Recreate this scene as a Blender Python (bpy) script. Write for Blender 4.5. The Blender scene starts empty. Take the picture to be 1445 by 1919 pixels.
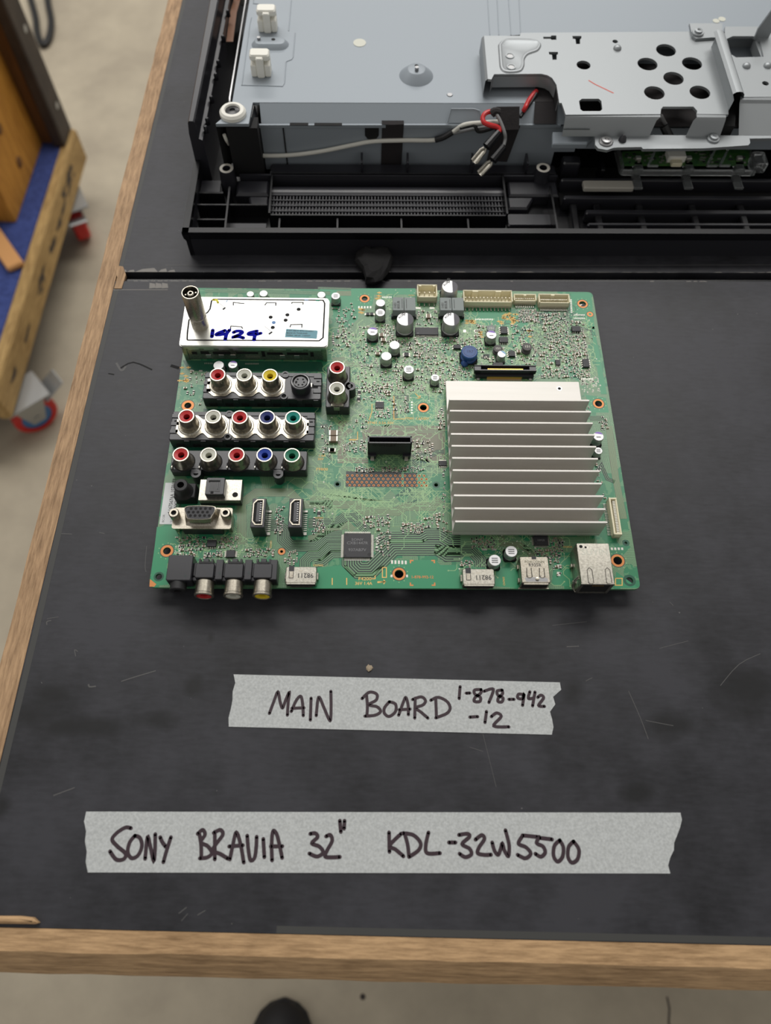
import bpy, math, random
from mathutils import Vector, Matrix
from mathutils.geometry import tessellate_polygon
random.seed(7)
SC = bpy.context.scene
COL = SC.collection
# ------------------------------------------------------------------ camera
CAM_H, PITCH, ROLL, FPX = 0.36238303, 1.11992633, 0.03956585, 1375.71
TYAW, BYAW = 0.01364611, 0.03799732
PX, PY = 722.5, 959.5
def _axes():
    f = Vector((0, math.cos(PITCH), -math.sin(PITCH))); r = Vector((1, 0, 0)); u = r.cross(f)
    r2 = math.cos(ROLL)*r + math.sin(ROLL)*u; u2 = -math.sin(ROLL)*r + math.cos(ROLL)*u
    R = Matrix.Rotation(-TYAW, 3, 'Z')
    return R @ r2, R @ u2, R @ f
AR, AU, AF = _axes()
cam_d = bpy.data.cameras.new('camera'); cam = bpy.data.objects.new('camera', cam_d); COL.objects.link(cam)
cam.matrix_world = Matrix((
    (AR.x, AU.x, -AF.x, 0), (AR.y, AU.y, -AF.y, 0), (AR.z, AU.z, -AF.z, CAM_H), (0, 0, 0, 1)))
cam_d.sensor_fit = 'VERTICAL'; cam_d.sensor_height = 36.0
cam_d.lens = 36.0*FPX/1919.0
cam_d.clip_start = 0.01; cam_d.clip_end = 30
cam_d.dof.use_dof = True; cam_d.dof.focus_distance = 0.40
cam_d.dof.aperture_fstop = cam_d.lens/3.6
SC.camera = cam
# ------------------------------------------------------------------ light
SC.view_settings.view_transform = 'Standard'; SC.view_settings.look = 'None'
SC.view_settings.gamma = 1.0; SC.view_settings.use_curve_mapping = False
SC.view_settings.exposure = 0.0
W = bpy.data.worlds.new('workshop_air'); SC.world = W; W.use_nodes = True
W.node_tree.nodes['Background'].inputs[0].default_value = (1.0, 0.975, 0.94, 1)
W.node_tree.nodes['Background'].inputs[1].default_value = 0.34
def area(name, loc, sx, sy, power, color=(1, 0.98, 0.95), rot=(0, 0, 0)):
    l = bpy.data.lights.new(name, 'AREA'); l.shape = 'RECTANGLE'; l.size = sx; l.size_y = sy
    l.energy = power; l.color = color
    o = bpy.data.objects.new(name, l); o.location = loc; o.rotation_euler = rot; COL.objects.link(o)
    return o
area('ceiling_lamp', (-0.1, 1.62, 1.95), 2.6, 0.8, 46)
area('ceiling_lamp', (0.1, 3.6, 1.95), 2.6, 0.40, 40)
area('ceiling_lamp', (-2.2, 0.2, 1.95), 0.4, 2.4, 8)
# ------------------------------------------------------------------ pixel of the photo -> point on a real plane (mm)
FZ = -860.0
def T(px, py, z=0.0):
    d = AF*FPX + AR*(px-PX) - AU*(py-PY)
    t = (z/1000 - CAM_H)/d.z
    return (d.x*t*1000, d.y*t*1000)
def _rotz(x, y, a): return (x*math.cos(a)-y*math.sin(a), x*math.sin(a)+y*math.cos(a))
BO = _rotz(-118.0369, 123.0576, -TYAW); BA = BYAW - TYAW; ZB = 10.0
def B(px, py, z=0.0):
    x, y = T(px, py, ZB+z); return _rotz(x-BO[0], y-BO[1], -BA)
VO = T(357, 478); VA = math.atan2(14.2, 385.3)
def V(px, py, z=0.0):
    x, y = T(px, py, z); return _rotz(x-VO[0], y-VO[1], -VA)
CR = {'1': (320, 500, 4.8167), '2': (600, 500, 4.8167), '3': (850, 500, 4.8167), '4': (300, 670, 3.8026), '5': (280, 870, 4.25),
      '6': (600, 690, 5.5577), '7': (590, 900, 5.352), '8': (820, 980, 3.6125), 'h': (820, 690, 3.6125),
      't': (410, 1240, 2.1894), 'l': (140, 1500, 2.4914), 'r': (700, 1500, 2.4083), 'k': (1145, 0, 4.8167), 'q': (890, 40, 5.558),
      'm': (272, 825, 3.023), 'g': (340, 180, 5.16), 'w': (820, 160, 5.558), 'x': (1060, 220, 3.753)}
def C(n, x, y): o = CR[n]; return (o[0]+x/o[2], o[1]+y/o[2])
def BC(n, x, y, z=0.0): return B(*C(n, x, y), z)
def VC(n, x, y, z=0.0): return V(*C(n, x, y), z)
# ------------------------------------------------------------------ materials
def sr(c): return tuple(((x/255)/12.92 if x/255 <= .04045 else ((x/255+.055)/1.055)**2.4) for x in c)+(1,)
MATS = {}
def mat(name, rgb, rough=.5, metal=0.0, spec=.5, noise=None, bump=None, trans=0.0, alpha=None):
    m = bpy.data.materials.new(name); m.use_nodes = True; nt = m.node_tree; p = nt.nodes['Principled BSDF']
    p.inputs['Base Color'].default_value = sr(rgb); p.inputs['Roughness'].default_value = rough
    p.inputs['Metallic'].default_value = metal; p.inputs['Specular IOR Level'].default_value = spec
    if trans: p.inputs['Transmission Weight'].default_value = trans
    if noise or bump:
        tc = nt.nodes.new('ShaderNodeTexCoord')
    if noise:                                     # (scale per metre, second colour, contrast lo, hi, (stretch))
        sc, rgb2, lo, hi = noise[:4]; st = noise[4] if len(noise) > 4 else (1, 1, 1)
        mp = nt.nodes.new('ShaderNodeMapping'); mp.inputs['Scale'].default_value = st
        nt.links.new(tc.outputs['Object'], mp.inputs[0])
        n = nt.nodes.new('ShaderNodeTexNoise'); n.inputs['Scale'].default_value = sc; n.inputs['Detail'].default_value = 6
        n.inputs['Roughness'].default_value = .65
        nt.links.new(mp.outputs[0], n.inputs['Vector'])
        r = nt.nodes.new('ShaderNodeValToRGB'); r.color_ramp.elements[0].position = lo; r.color_ramp.elements[1].position = hi
        r.color_ramp.elements[0].color = sr(rgb); r.color_ramp.elements[1].color = sr(rgb2)
        nt.links.new(n.outputs['Fac'], r.inputs[0]); nt.links.new(r.outputs[0], p.inputs['Base Color'])
    if bump:                                      # (scale, strength, stretch)
        sc, stg = bump[:2]; st = bump[2] if len(bump) > 2 else (1, 1, 1)
        mp = nt.nodes.new('ShaderNodeMapping'); mp.inputs['Scale'].default_value = st
        nt.links.new(tc.outputs['Object'], mp.inputs[0])
        n = nt.nodes.new('ShaderNodeTexNoise'); n.inputs['Scale'].default_value = sc; n.inputs['Detail'].default_value = 4
        nt.links.new(mp.outputs[0], n.inputs['Vector'])
        b = nt.nodes.new('ShaderNodeBump'); b.inputs['Strength'].default_value = stg; b.inputs['Distance'].default_value = .0004
        nt.links.new(n.outputs['Fac'], b.inputs['Height']); nt.links.new(b.outputs[0], p.inputs['Normal'])
    MATS[name] = m; return m
def nd(nt, t, **k):
    n = nt.nodes.new(t)
    for a, b in k.items(): setattr(n, a, b)
    return n
def mth(nt, op, a, b=None, c=None):
    n = nd(nt, 'ShaderNodeMath', operation=op)
    for i, x in enumerate((a, b, c)):
        if x is None: continue
        if isinstance(x, (int, float)): n.inputs[i].default_value = x
        else: nt.links.new(x, n.inputs[i])
    return n.outputs[0]
def mixc(nt, f, a, b):
    n = nd(nt, 'ShaderNodeMix', data_type='RGBA')
    for i, x in ((0, f), (6, a), (7, b)):
        if isinstance(x, (int, float)): n.inputs[i].default_value = x
        elif isinstance(x, tuple): n.inputs[i].default_value = x
        else: nt.links.new(x, n.inputs[i])
    return n.outputs[2]
def pcb_material(name, solid, light, gap, rough=.36):
    m = bpy.data.materials.new(name); m.use_nodes = True; nt = m.node_tree; p = nt.nodes['Principled BSDF']
    p.inputs['Roughness'].default_value = rough; p.inputs['Specular IOR Level'].default_value = .5
    tc = nd(nt, 'ShaderNodeTexCoord'); sx = nd(nt, 'ShaderNodeSeparateXYZ'); nt.links.new(tc.outputs['Object'], sx.inputs[0])
    x = mth(nt, 'MULTIPLY', sx.outputs[0], 1000.0); y = mth(nt, 'MULTIPLY', sx.outputs[1], 1000.0)
    vo = nd(nt, 'ShaderNodeTexVoronoi', distance='CHEBYCHEV'); vo.inputs['Scale'].default_value = 95.0
    nt.links.new(tc.outputs['Object'], vo.inputs['Vector'])
    sc = nd(nt, 'ShaderNodeSeparateColor'); nt.links.new(vo.outputs['Color'], sc.inputs[0])
    def lines(c, pitch, duty):
        fr = mth(nt, 'FRACT', mth(nt, 'DIVIDE', c, pitch)); return mth(nt, 'GREATER_THAN', fr, duty)
    lx = lines(x, .62, .42); ly = lines(y, .62, .42)
    ld = lines(mth(nt, 'ADD', x, y), .85, .42); le = lines(mth(nt, 'SUBTRACT', x, y), .85, .42)
    def pick(a, b, ch, th):
        s = mth(nt, 'GREATER_THAN', ch, th)
        return mth(nt, 'ADD', mth(nt, 'MULTIPLY', a, mth(nt, 'SUBTRACT', 1.0, s)), mth(nt, 'MULTIPLY', b, s))
    pat = pick(pick(lx, ly, sc.outputs[0], .4), pick(ld, le, sc.outputs[0], .85), sc.outputs[0], .7)
    n = nd(nt, 'ShaderNodeTexNoise'); n.inputs['Scale'].default_value = 26.0; n.inputs['Detail'].default_value = 2
    nt.links.new(tc.outputs['Object'], n.inputs['Vector'])
    busy = mth(nt, 'GREATER_THAN', mth(nt, 'ADD', mth(nt, 'MULTIPLY', sc.outputs[1], .5), n.outputs['Fac']), .72)
    edge = nd(nt, 'ShaderNodeTexVoronoi', distance='CHEBYCHEV', feature='F1'); edge.inputs['Scale'].default_value = 430.0
    nt.links.new(tc.outputs['Object'], edge.inputs['Vector'])
    s2 = nd(nt, 'ShaderNodeSeparateColor'); nt.links.new(edge.outputs['Color'], s2.inputs[0])
    col = mixc(nt, mth(nt, 'MULTIPLY', mth(nt, 'GREATER_THAN', s2.outputs[0], .72), .35), sr(solid), sr(light))
    traced = mixc(nt, pat, sr(gap), sr(light))
    col = mixc(nt, busy, col, traced)
    nt.links.new(col, p.inputs['Base Color'])
    MATS[name] = m; return m
def wood_material(name, a, b, axis, scale=1.0):
    m = bpy.data.materials.new(name); m.use_nodes = True; nt = m.node_tree; p = nt.nodes['Principled BSDF']
    p.inputs['Roughness'].default_value = .62; p.inputs['Specular IOR Level'].default_value = .3
    tc = nd(nt, 'ShaderNodeTexCoord'); mp = nd(nt, 'ShaderNodeMapping')
    s = [1.0, 1.0, 1.0]; s[axis] = .09; mp.inputs['Scale'].default_value = s
    nt.links.new(tc.outputs['Object'], mp.inputs[0])
    mp.inputs['Rotation'].default_value = (0, 0, .05)
    n = nd(nt, 'ShaderNodeTexNoise'); n.inputs['Scale'].default_value = 620*scale; n.inputs['Detail'].default_value = 7; n.inputs['Roughness'].default_value = .7
    nt.links.new(mp.outputs[0], n.inputs['Vector'])
    n2 = nd(nt, 'ShaderNodeTexNoise'); n2.inputs['Scale'].default_value = 17*scale; n2.inputs['Detail'].default_value = 3
    nt.links.new(tc.outputs['Object'], n2.inputs['Vector'])
    r = nd(nt, 'ShaderNodeValToRGB'); r.color_ramp.elements[0].position = .33; r.color_ramp.elements[1].position = .6
    r.color_ramp.elements[0].color = sr(a); r.color_ramp.elements[1].color = sr(b)
    nt.links.new(mth(nt, 'ADD', mth(nt, 'MULTIPLY', n.outputs['Fac'], .75), mth(nt, 'MULTIPLY', n2.outputs['Fac'], .25)), r.inputs[0])
    nt.links.new(r.outputs[0], p.inputs['Base Color'])
    bp = nd(nt, 'ShaderNodeBump'); bp.inputs['Strength'].default_value = .35; bp.inputs['Distance'].default_value = .0005
    nt.links.new(n.outputs['Fac'], bp.inputs['Height']); nt.links.new(bp.outputs[0], p.inputs['Normal'])
    MATS[name] = m; return m
def tabletop_material(name):
    m = bpy.data.materials.new(name); m.use_nodes = True; nt = m.node_tree; p = nt.nodes['Principled BSDF']
    p.inputs['Specular IOR Level'].default_value = .4
    tc = nd(nt, 'ShaderNodeTexCoord')
    n = nd(nt, 'ShaderNodeTexNoise'); n.inputs['Scale'].default_value = 16; n.inputs['Detail'].default_value = 8; n.inputs['Roughness'].default_value = .65
    n2 = nd(nt, 'ShaderNodeTexNoise'); n2.inputs['Scale'].default_value = 520; n2.inputs['Detail'].default_value = 3
    mp = nd(nt, 'ShaderNodeMapping'); mp.inputs['Scale'].default_value = (.25, 1, 1)
    nt.links.new(tc.outputs['Object'], mp.inputs[0]); nt.links.new(mp.outputs[0], n2.inputs['Vector'])
    nt.links.new(tc.outputs['Object'], n.inputs['Vector'])
    r = nd(nt, 'ShaderNodeValToRGB'); r.color_ramp.elements[0].position = .34; r.color_ramp.elements[1].position = .6
    r.color_ramp.elements[0].color = sr((26, 26, 29)); r.color_ramp.elements[1].color = sr((55, 55, 60))
    nt.links.new(mth(nt, 'ADD', mth(nt, 'MULTIPLY', n.outputs['Fac'], .8), mth(nt, 'MULTIPLY', n2.outputs['Fac'], .2)), r.inputs[0])
    # old dark stains with a shape of their own
    sx = nd(nt, 'ShaderNodeSeparateXYZ'); nt.links.new(tc.outputs['Object'], sx.inputs[0]); acc = None
    n3 = nd(nt, 'ShaderNodeTexNoise'); n3.inputs['Scale'].default_value = 75; n3.inputs['Detail'].default_value = 5; nt.links.new(tc.outputs['Object'], n3.inputs['Vector'])
    for a, b, rx, ry in ((60, 1345, .020, .012), (150, 1362, .030, .007), (100, 1300, .012, .006), (285, 1350, .016, .006), (362, 1285, .006, .007), (1190, 1488, .010, .006), (2, 1510, .006, .010), (1075, 1290, .008, .009), (1260, 1360, .02, .008), (1400, 1300, .02, .02), (395, 1195, .003, .005)):
        c = T(a, b); u = mth(nt, 'DIVIDE', mth(nt, 'SUBTRACT', sx.outputs[0], c[0]/1000), rx); w = mth(nt, 'DIVIDE', mth(nt, 'SUBTRACT', sx.outputs[1], c[1]/1000), ry)
        d = mth(nt, 'SQRT', mth(nt, 'ADD', mth(nt, 'MULTIPLY', u, u), mth(nt, 'MULTIPLY', w, w)))
        acc = d if acc is None else mth(nt, 'MINIMUM', acc, d)
    st = nd(nt, 'ShaderNodeMapRange'); st.inputs[1].default_value = 1.0; st.inputs[2].default_value = 1.7; st.inputs[3].default_value = .8; st.inputs[4].default_value = 0
    nt.links.new(mth(nt, 'ADD', acc, mth(nt, 'MULTIPLY', n3.outputs['Fac'], 1.5)), st.inputs[0])
    base = mixc(nt, st.outputs[0], r.outputs[0], sr((19, 19, 20)))
    # worn white nicks
    v = nd(nt, 'ShaderNodeTexNoise'); v.inputs['Scale'].default_value = 240; v.inputs['Detail'].default_value = 2
    nt.links.new(tc.outputs['Object'], v.inputs['Vector'])
    nick = mth(nt, 'GREATER_THAN', v.outputs['Fac'], .775)
    nt.links.new(mixc(nt, mth(nt, 'MULTIPLY', nick, .5), base, sr((120, 118, 116))), p.inputs['Base Color'])
    rr = nd(nt, 'ShaderNodeMapRange'); rr.inputs[3].default_value = .36; rr.inputs[4].default_value = .62
    nt.links.new(n.outputs['Fac'], rr.inputs[0]); nt.links.new(rr.outputs[0], p.inputs['Roughness'])
    MATS[name] = m; return m

tabletop_material('black_film_plywood')
wood_material('edge_wood_long', (116, 90, 64), (188, 154, 118), 1)
wood_material('edge_wood_cross', (126, 98, 66), (200, 164, 122), 0)
wood_material('pallet_wood', (120, 92, 52), (190, 158, 104), 1, .5)
wood_material('yellow_wood', (140, 88, 26), (196, 140, 58), 2, .25)
wood_material('brown_wood', (84, 54, 26), (118, 80, 42), 2, .25)
mat('dark_plank', (42, 34, 30), .6, noise=(14, (66, 56, 48), .35, .65))
mat('concrete_floor', (164, 153, 134), .55, noise=(5, (186, 175, 153), .35, .65))
mat('groove_black', (12, 12, 13), .35)
mat('chipped_edge', (122, 118, 113), .6)
mat('scratch', (84, 83, 82), .6)
mat('panel_edge', (62, 62, 60), .6)
pcb_material('solder_mask', (42, 126, 86), (122, 168, 122), (50, 76, 62), .33)
mat('mask_trace', (146, 184, 130), .32)
mat('bus_trace', (116, 160, 116), .34)
mat('mask_gap', (34, 46, 46), .4)
mat('mask_brown', (108, 108, 84), .34)
mat('mask_plain', (46, 140, 97), .34)
mat('mask_dark', (16, 84, 62), .36)
mat('board_edge', (70, 120, 84), .5)
mat('copper', (196, 128, 74), .42, .4)
mat('silkscreen', (236, 192, 112), .6)
mat('silk_white', (214, 214, 200), .6)
mat('solder', (186, 184, 176), .42, .8)
mat('tin', (196, 192, 180), .3, .95, noise=(900, (150, 146, 136), .35, .7))
mat('tin_plate', (214, 214, 208), .38, 1.0)
mat('nickel', (186, 180, 166), .3, .95, noise=(1400, (150, 142, 128), .4, .7))
mat('aluminium', (218, 215, 210), .6, .8, noise=(300, (212, 209, 203), .3, .7, (.05, 1, 1)))
mat('can_aluminium', (196, 196, 196), .45, .8)
mat('zinc_steel', (158, 162, 164), .46, .62)
mat('screw_steel', (150, 150, 150), .3, .9)
mat('panel_grey', (147, 155, 162), .45, .15)
mat('black_plastic', (38, 38, 43), .33, 0, .6)
mat('grille_back', (74, 74, 80), .4)
mat('black_soft', (24, 24, 26), .55)
mat('gloss_black', (15, 15, 18), .26)
mat('dark_void', (9, 9, 10), .8)
mat('cloth_tape', (36, 32, 33), .85, bump=(900, .4))
mat('chip_black', (40, 40, 44), .5)
mat('chip_print', (120, 120, 122), .6)
mat('cap_base', (18, 18, 20), .5)
mat('cap_mark', (74, 72, 80), .5)
mat('cap_purple', (136, 104, 196), .45)
mat('cap_blue', (128, 176, 214), .45)
mat('ink_dark', (50, 50, 50), .6)
mat('ferrite_grey', (134, 142, 140), .6)
mat('ferrite_dark', (84, 80, 80), .6)
mat('blue_epoxy', (32, 74, 134), .42)
mat('blue_print', (18, 44, 92), .5)
mat('cream_nylon', (236, 228, 196), .5)
mat('white_nylon', (236, 234, 224), .5)
mat('red_plastic', (186, 44, 46), .42)
mat('white_plastic', (204, 204, 190), .42)
mat('yellow_plastic', (222, 196, 42), .42)
mat('blue_plastic', (36, 66, 160), .42)
mat('navy_plastic', (40, 50, 110), .42)
mat('green_plastic', (28, 116, 88), .42)
mat('teal_plastic', (16, 134, 122), .42)
mat('gold', (220, 176, 90), .3, .9)
mat('ceramic_tan', (132, 114, 94), .5)
mat('resistor_black', (28, 28, 30), .5)
mat('sticker_white', (214, 216, 216), .6)
mat('sticker_blue', (96, 150, 164), .5)
mat('masking_tape', (174, 177, 176), .75, noise=(820, (198, 201, 200), .35, .65), bump=(1500, .25))
mat('marker_ink', (52, 34, 42), .55)
mat('marker_blue', (14, 18, 150), .8, 0, .1)
mat('marker_yellow', (220, 210, 40), .5)
mat('marker_teal', (40, 160, 130), .5)
mat('foam_black', (15, 14, 15), .9, bump=(600, .6))
mat('red_wire', (196, 36, 38), .35)
mat('white_wire', (214, 212, 202), .4)
mat('grey_wire', (120, 120, 120), .4)
mat('red_pencil', (206, 100, 88), .6)
mat('clear_plastic', (236, 240, 240), .12, 0, .5, trans=.92)
mat('led_board_green', (46, 92, 46), .4, noise=(260, (70, 112, 52), .4, .6))
mat('lens_grey', (176, 172, 162), .5)
mat('blue_carpet', (44, 58, 112), .95, noise=(160, (60, 76, 136), .4, .6), bump=(700, .5))
mat('caster_red', (196, 36, 32), .4)
mat('caster_blue', (70, 120, 176), .4)
mat('caster_steel', (170, 172, 172), .4, .7)
mat('shoe_black', (16, 15, 18), .6)
mat('shoe_sole', (26, 25, 27), .7)
mat('cable_black', (22, 22, 22), .5)
mat('dark_green', (40, 58, 36), .6)
mat('peach_wood', (206, 152, 96), .6)
mat('copper_brown', (120, 74, 40), .5)
mat('crumb', (166, 150, 128), .8)
# ------------------------------------------------------------------ mesh builder (all lengths in mm)
class MB:
    def __init__(s): s.v = []; s.f = []; s.m = []; s.sm = []; s.names = []; s.M = None
    def mi(s, m):
        if m not in s.names: s.names.append(m)
        return s.names.index(m)
    def add(s, vs):
        b = len(s.v)
        for p in vs:
            q = Vector(p)
            if s.M is not None: q = s.M @ q
            s.v.append((q.x, q.y, q.z))
        return b
    def fc(s, idx, m, sm=False): s.f.append(tuple(idx)); s.m.append(s.mi(m)); s.sm.append(sm)
    def poly(s, pts, m): b = s.add(pts); s.fc(range(b, b+len(pts)), m)
    def flat(s, pts2, z, m): s.poly([(p[0], p[1], z) for p in pts2], m)
    def rect(s, x0, y0, x1, y1, z, m): s.flat([(x0, y0), (x1, y0), (x1, y1), (x0, y1)], z, m)
    def loft(s, rings, m, cap0=True, cap1=True, sm=False, closed=True):
        n = len(rings[0]); bs = [s.add(r) for r in rings]
        for a, b in zip(bs, bs[1:]):
            for i in range(n if closed else n-1):
                j = (i+1) % n; s.fc((a+i, a+j, b+j, b+i), m, sm)
        if cap0: s.fc([bs[0]+i for i in reversed(range(n))], m)
        if cap1: s.fc([bs[-1]+i for i in range(n)], m)
    def box(s, x0, y0, z0, x1, y1, z1, m, ch=0.0):
        if x0 > x1: x0, x1 = x1, x0
        if y0 > y1: y0, y1 = y1, y0
        if z0 > z1: z0, z1 = z1, z0
        if ch <= 0:
            s.loft([[(x0, y0, z), (x1, y0, z), (x1, y1, z), (x0, y1, z)] for z in (z0, z1)], m); return
        def ring(i, z):
            a, b, c, d = x0+i, y0+i, x1-i, y1-i; k = ch
            return [(a+k, b, z), (c-k, b, z), (c, b+k, z), (c, d-k, z), (c-k, d, z), (a+k, d, z), (a, d-k, z), (a, b+k, z)]
        s.loft([ring(ch*.7, z0), ring(0, z0+ch), ring(0, z1-ch), ring(ch*.7, z1)], m)
    def prism(s, pts, z0, z1, m, ch=0.0):
        if area2(pts) < 0: pts = pts[::-1]
        if ch:
            ins = inset(pts, ch)
            s.loft([[(p[0], p[1], z0) for p in pts], [(p[0], p[1], z1-ch) for p in pts], [(p[0], p[1], z1) for p in ins]], m)
        else: s.loft([[(p[0], p[1], z) for p in pts] for z in (z0, z1)], m)
    def plate(s, outer, holes, z0, z1, m, side=None, bottom=None):
        side = side or m
        if area2(outer) < 0: outer = outer[::-1]
        holes = [h[::-1] if area2(h) > 0 else h for h in holes]
        loops = [outer]+holes; fl = [p for l in loops for p in l]
        tri = tessellate_polygon([[Vector((p[0], p[1], 0)) for p in l] for l in loops])
        for z, mm, up in ((z1, m, True), (z0, bottom or m, False)):
            b = s.add([(p[0], p[1], z) for p in fl])
            for t in tri:
                a0, b0, c0 = (fl[i] for i in t)
                ccw = (b0[0]-a0[0])*(c0[1]-a0[1])-(b0[1]-a0[1])*(c0[0]-a0[0]) > 0
                t = t if ccw == up else t[::-1]
                s.fc([b+i for i in t], mm)
        for l in loops:
            n = len(l); a = s.add([(p[0], p[1], z0) for p in l]); b = s.add([(p[0], p[1], z1) for p in l])
            for i in range(n): j = (i+1) % n; s.fc((a+i, a+j, b+j, b+i), side)
    def lathe(s, cx, cy, prof, m, n=20, sm=True, cap0=True, cap1=True):
        rings = [[(cx+r*math.cos(2*math.pi*i/n), cy+r*math.sin(2*math.pi*i/n), z) for i in range(n)] for r, z in prof]
        s.loft(rings, m, cap0, cap1, sm)
    def disc(s, cx, cy, r, z, m, n=16): s.flat(circ(cx, cy, r, n), z, m)
    def ring(s, cx, cy, r0, r1, z, m, n=20):
        a = s.add([(p[0], p[1], z) for p in circ(cx, cy, r0, n)]); b = s.add([(p[0], p[1], z) for p in circ(cx, cy, r1, n)])
        for i in range(n): j = (i+1) % n; s.fc((b+i, b+j, a+j, a+i), m)
    def tube(s, path, r, m, n=10, cap=True):
        P = [Vector(p) for p in path]; rings = []; prev = None
        for i, p in enumerate(P):
            t = (P[min(i+1, len(P)-1)]-P[max(i-1, 0)]).normalized()
            if prev is None:
                up = Vector((0, 0, 1)) if abs(t.z) < .9 else Vector((1, 0, 0)); a = t.cross(up).normalized()
            else: a = (prev - t*prev.dot(t)).normalized()
            prev = a; b = t.cross(a)
            rr = r[i] if isinstance(r, (list, tuple)) else r
            rings.append([tuple(p+(a*math.cos(2*math.pi*k/n)+b*math.sin(2*math.pi*k/n))*rr) for k in range(n)])
        s.loft(rings, m, cap, cap, True)
    def strip(s, path, w, z, m, cap=False):
        n = len(path); L = []; R = []
        for i in range(n):
            p = Vector(path[i][:2]); d = Vector((0, 0))
            d0 = (p-Vector(path[i-1][:2])) if i else None; d1 = (Vector(path[i+1][:2])-p) if i < n-1 else None
            if d0 is not None and d0.length > 1e-6: d0.normalize()
            else: d0 = None
            if d1 is not None and d1.length > 1e-6: d1.normalize()
            else: d1 = None
            if d0 is None and d1 is None: continue
            d = ((d0 or d1)+(d1 or d0))
            if d.length < 1e-4: d = d0
            d.normalize(); nn = Vector((-d.y, d.x)); c = max(.45, nn.dot(Vector((-(d1 or d0).y, (d1 or d0).x))))
            L.append(p+nn*(w/2/c)); R.append(p-nn*(w/2/c))
        if len(L) < 2: return
        a = s.add([(p.x, p.y, z) for p in L]); b = s.add([(p.x, p.y, z) for p in R])
        for i in range(len(L)-1): s.fc((b+i, b+i+1, a+i+1, a+i), m)
        if cap:
            for p in (path[0], path[-1]): s.disc(p[0], p[1], w/2, z, m, 10)
    def build(s, name, parent=None, loc=(0, 0, 0), rotz=0.0, ang=35):
        me = bpy.data.meshes.new(name)
        me.from_pydata([(x/1000, y/1000, z/1000) for x, y, z in s.v], [], s.f)
        for n in s.names: me.materials.append(MATS[n])
        me.polygons.foreach_set('material_index', s.m)
        me.polygons.foreach_set('use_smooth', s.sm)
        if any(s.sm): me.set_sharp_from_angle(angle=math.radians(ang))
        me.update()
        o = bpy.data.objects.new(name, me); COL.objects.link(o)
        o.location = (loc[0]/1000, loc[1]/1000, loc[2]/1000); o.rotation_euler[2] = rotz
        if parent is not None: o.parent = parent
        return o
def area2(p): return sum(p[i][0]*p[(i+1) % len(p)][1]-p[(i+1) % len(p)][0]*p[i][1] for i in range(len(p)))
def inset(pts, d):
    n = len(pts); out = []
    for i in range(n):
        p = Vector(pts[i][:2]); a = (p-Vector(pts[i-1][:2])).normalized(); b = (Vector(pts[(i+1) % n][:2])-p).normalized()
        na = Vector((-a.y, a.x)); nb = Vector((-b.y, b.x)); m = (na+nb); m.normalize(); c = max(.4, m.dot(na))
        q = p+m*(d/c); out.append((q.x, q.y))
    return out
def circ(cx, cy, r, n=16): return [(cx+r*math.cos(2*math.pi*i/n), cy+r*math.sin(2*math.pi*i/n)) for i in range(n)]
def rrect(x0, y0, x1, y1, r, k=4):
    o = []
    for cx, cy, a in ((x1-r, y1-r, 0), (x0+r, y1-r, 90), (x0+r, y0+r, 180), (x1-r, y0+r, 270)):
        for i in range(k+1):
            t = math.radians(a+90*i/k); o.append((cx+r*math.cos(t), cy+r*math.sin(t)))
    return o
def catmull(P, k=6):
    if len(P) < 3: return [tuple(p) for p in P]
    o = []
    for i in range(len(P)-1):
        p0 = Vector(P[max(i-1, 0)]); p1 = Vector(P[i]); p2 = Vector(P[i+1]); p3 = Vector(P[min(i+2, len(P)-1)])
        for j in range(k):
            t = j/k
            o.append(tuple(.5*((2*p1)+(p2-p0)*t+(2*p0-5*p1+4*p2-p3)*t*t+(3*p1-p0-3*p2+p3)*t*t*t)))
    o.append(tuple(P[-1])); return o
def thing(name, label, cat, loc=(0, 0, 0), rotz=0.0, group=None):
    o = bpy.data.objects.new(name, None); COL.objects.link(o); o.empty_display_size = .02
    o.location = (loc[0]/1000, loc[1]/1000, loc[2]/1000); o.rotation_euler[2] = rotz
    return tag(o, label, cat, group)
def tag(o, label, cat, group=None):
    o['label'] = label; o['category'] = cat
    if group: o['group'] = group
    return o
def text_mesh(mb, s, x, y, z, size, m, rot=0.0, sx=1.0, align='LEFT'):
    cu = bpy.data.curves.new('lettering', 'FONT'); cu.body = s; cu.size = size; cu.align_x = align; cu.resolution_u = 2; cu.align_y = 'CENTER'; cu.offset = .012*size
    o = bpy.data.objects.new('lettering', cu); COL.objects.link(o)
    bpy.context.view_layer.update()
    ev = o.evaluated_get(bpy.context.evaluated_depsgraph_get()); me = ev.to_mesh()
    ca, sa = math.cos(rot), math.sin(rot)
    b = mb.add([(x+(v.co.x*sx)*ca-v.co.y*sa, y+(v.co.x*sx)*sa+v.co.y*ca, z) for v in me.vertices])
    for p in me.polygons: mb.fc([b+i for i in p.vertices], m)
    ev.to_mesh_clear(); bpy.data.objects.remove(o); bpy.data.curves.remove(cu)
# ------------------------------------------------------------------ floor
m = MB(); m.rect(-3200, -2200, 3200, 4200, 0, 'concrete_floor')
crack = [(0, 0), (1, -14), (-1.5, -30), (1, -48), (-1, -66), (2, -90)]
cx0, cy0 = T(1250, 1868, FZ)
m.strip([(cx0+p[0]*1.4, cy0+p[1]) for p in crack], 2.4, .4, 'dark_plank')
sx0, sy0 = T(680, 1868, FZ); m.disc(sx0, sy0, 4, .4, 'dark_plank', 9)
fl = m.build('floor', None, (0, 0, FZ)); fl['kind'] = 'structure'
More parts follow.
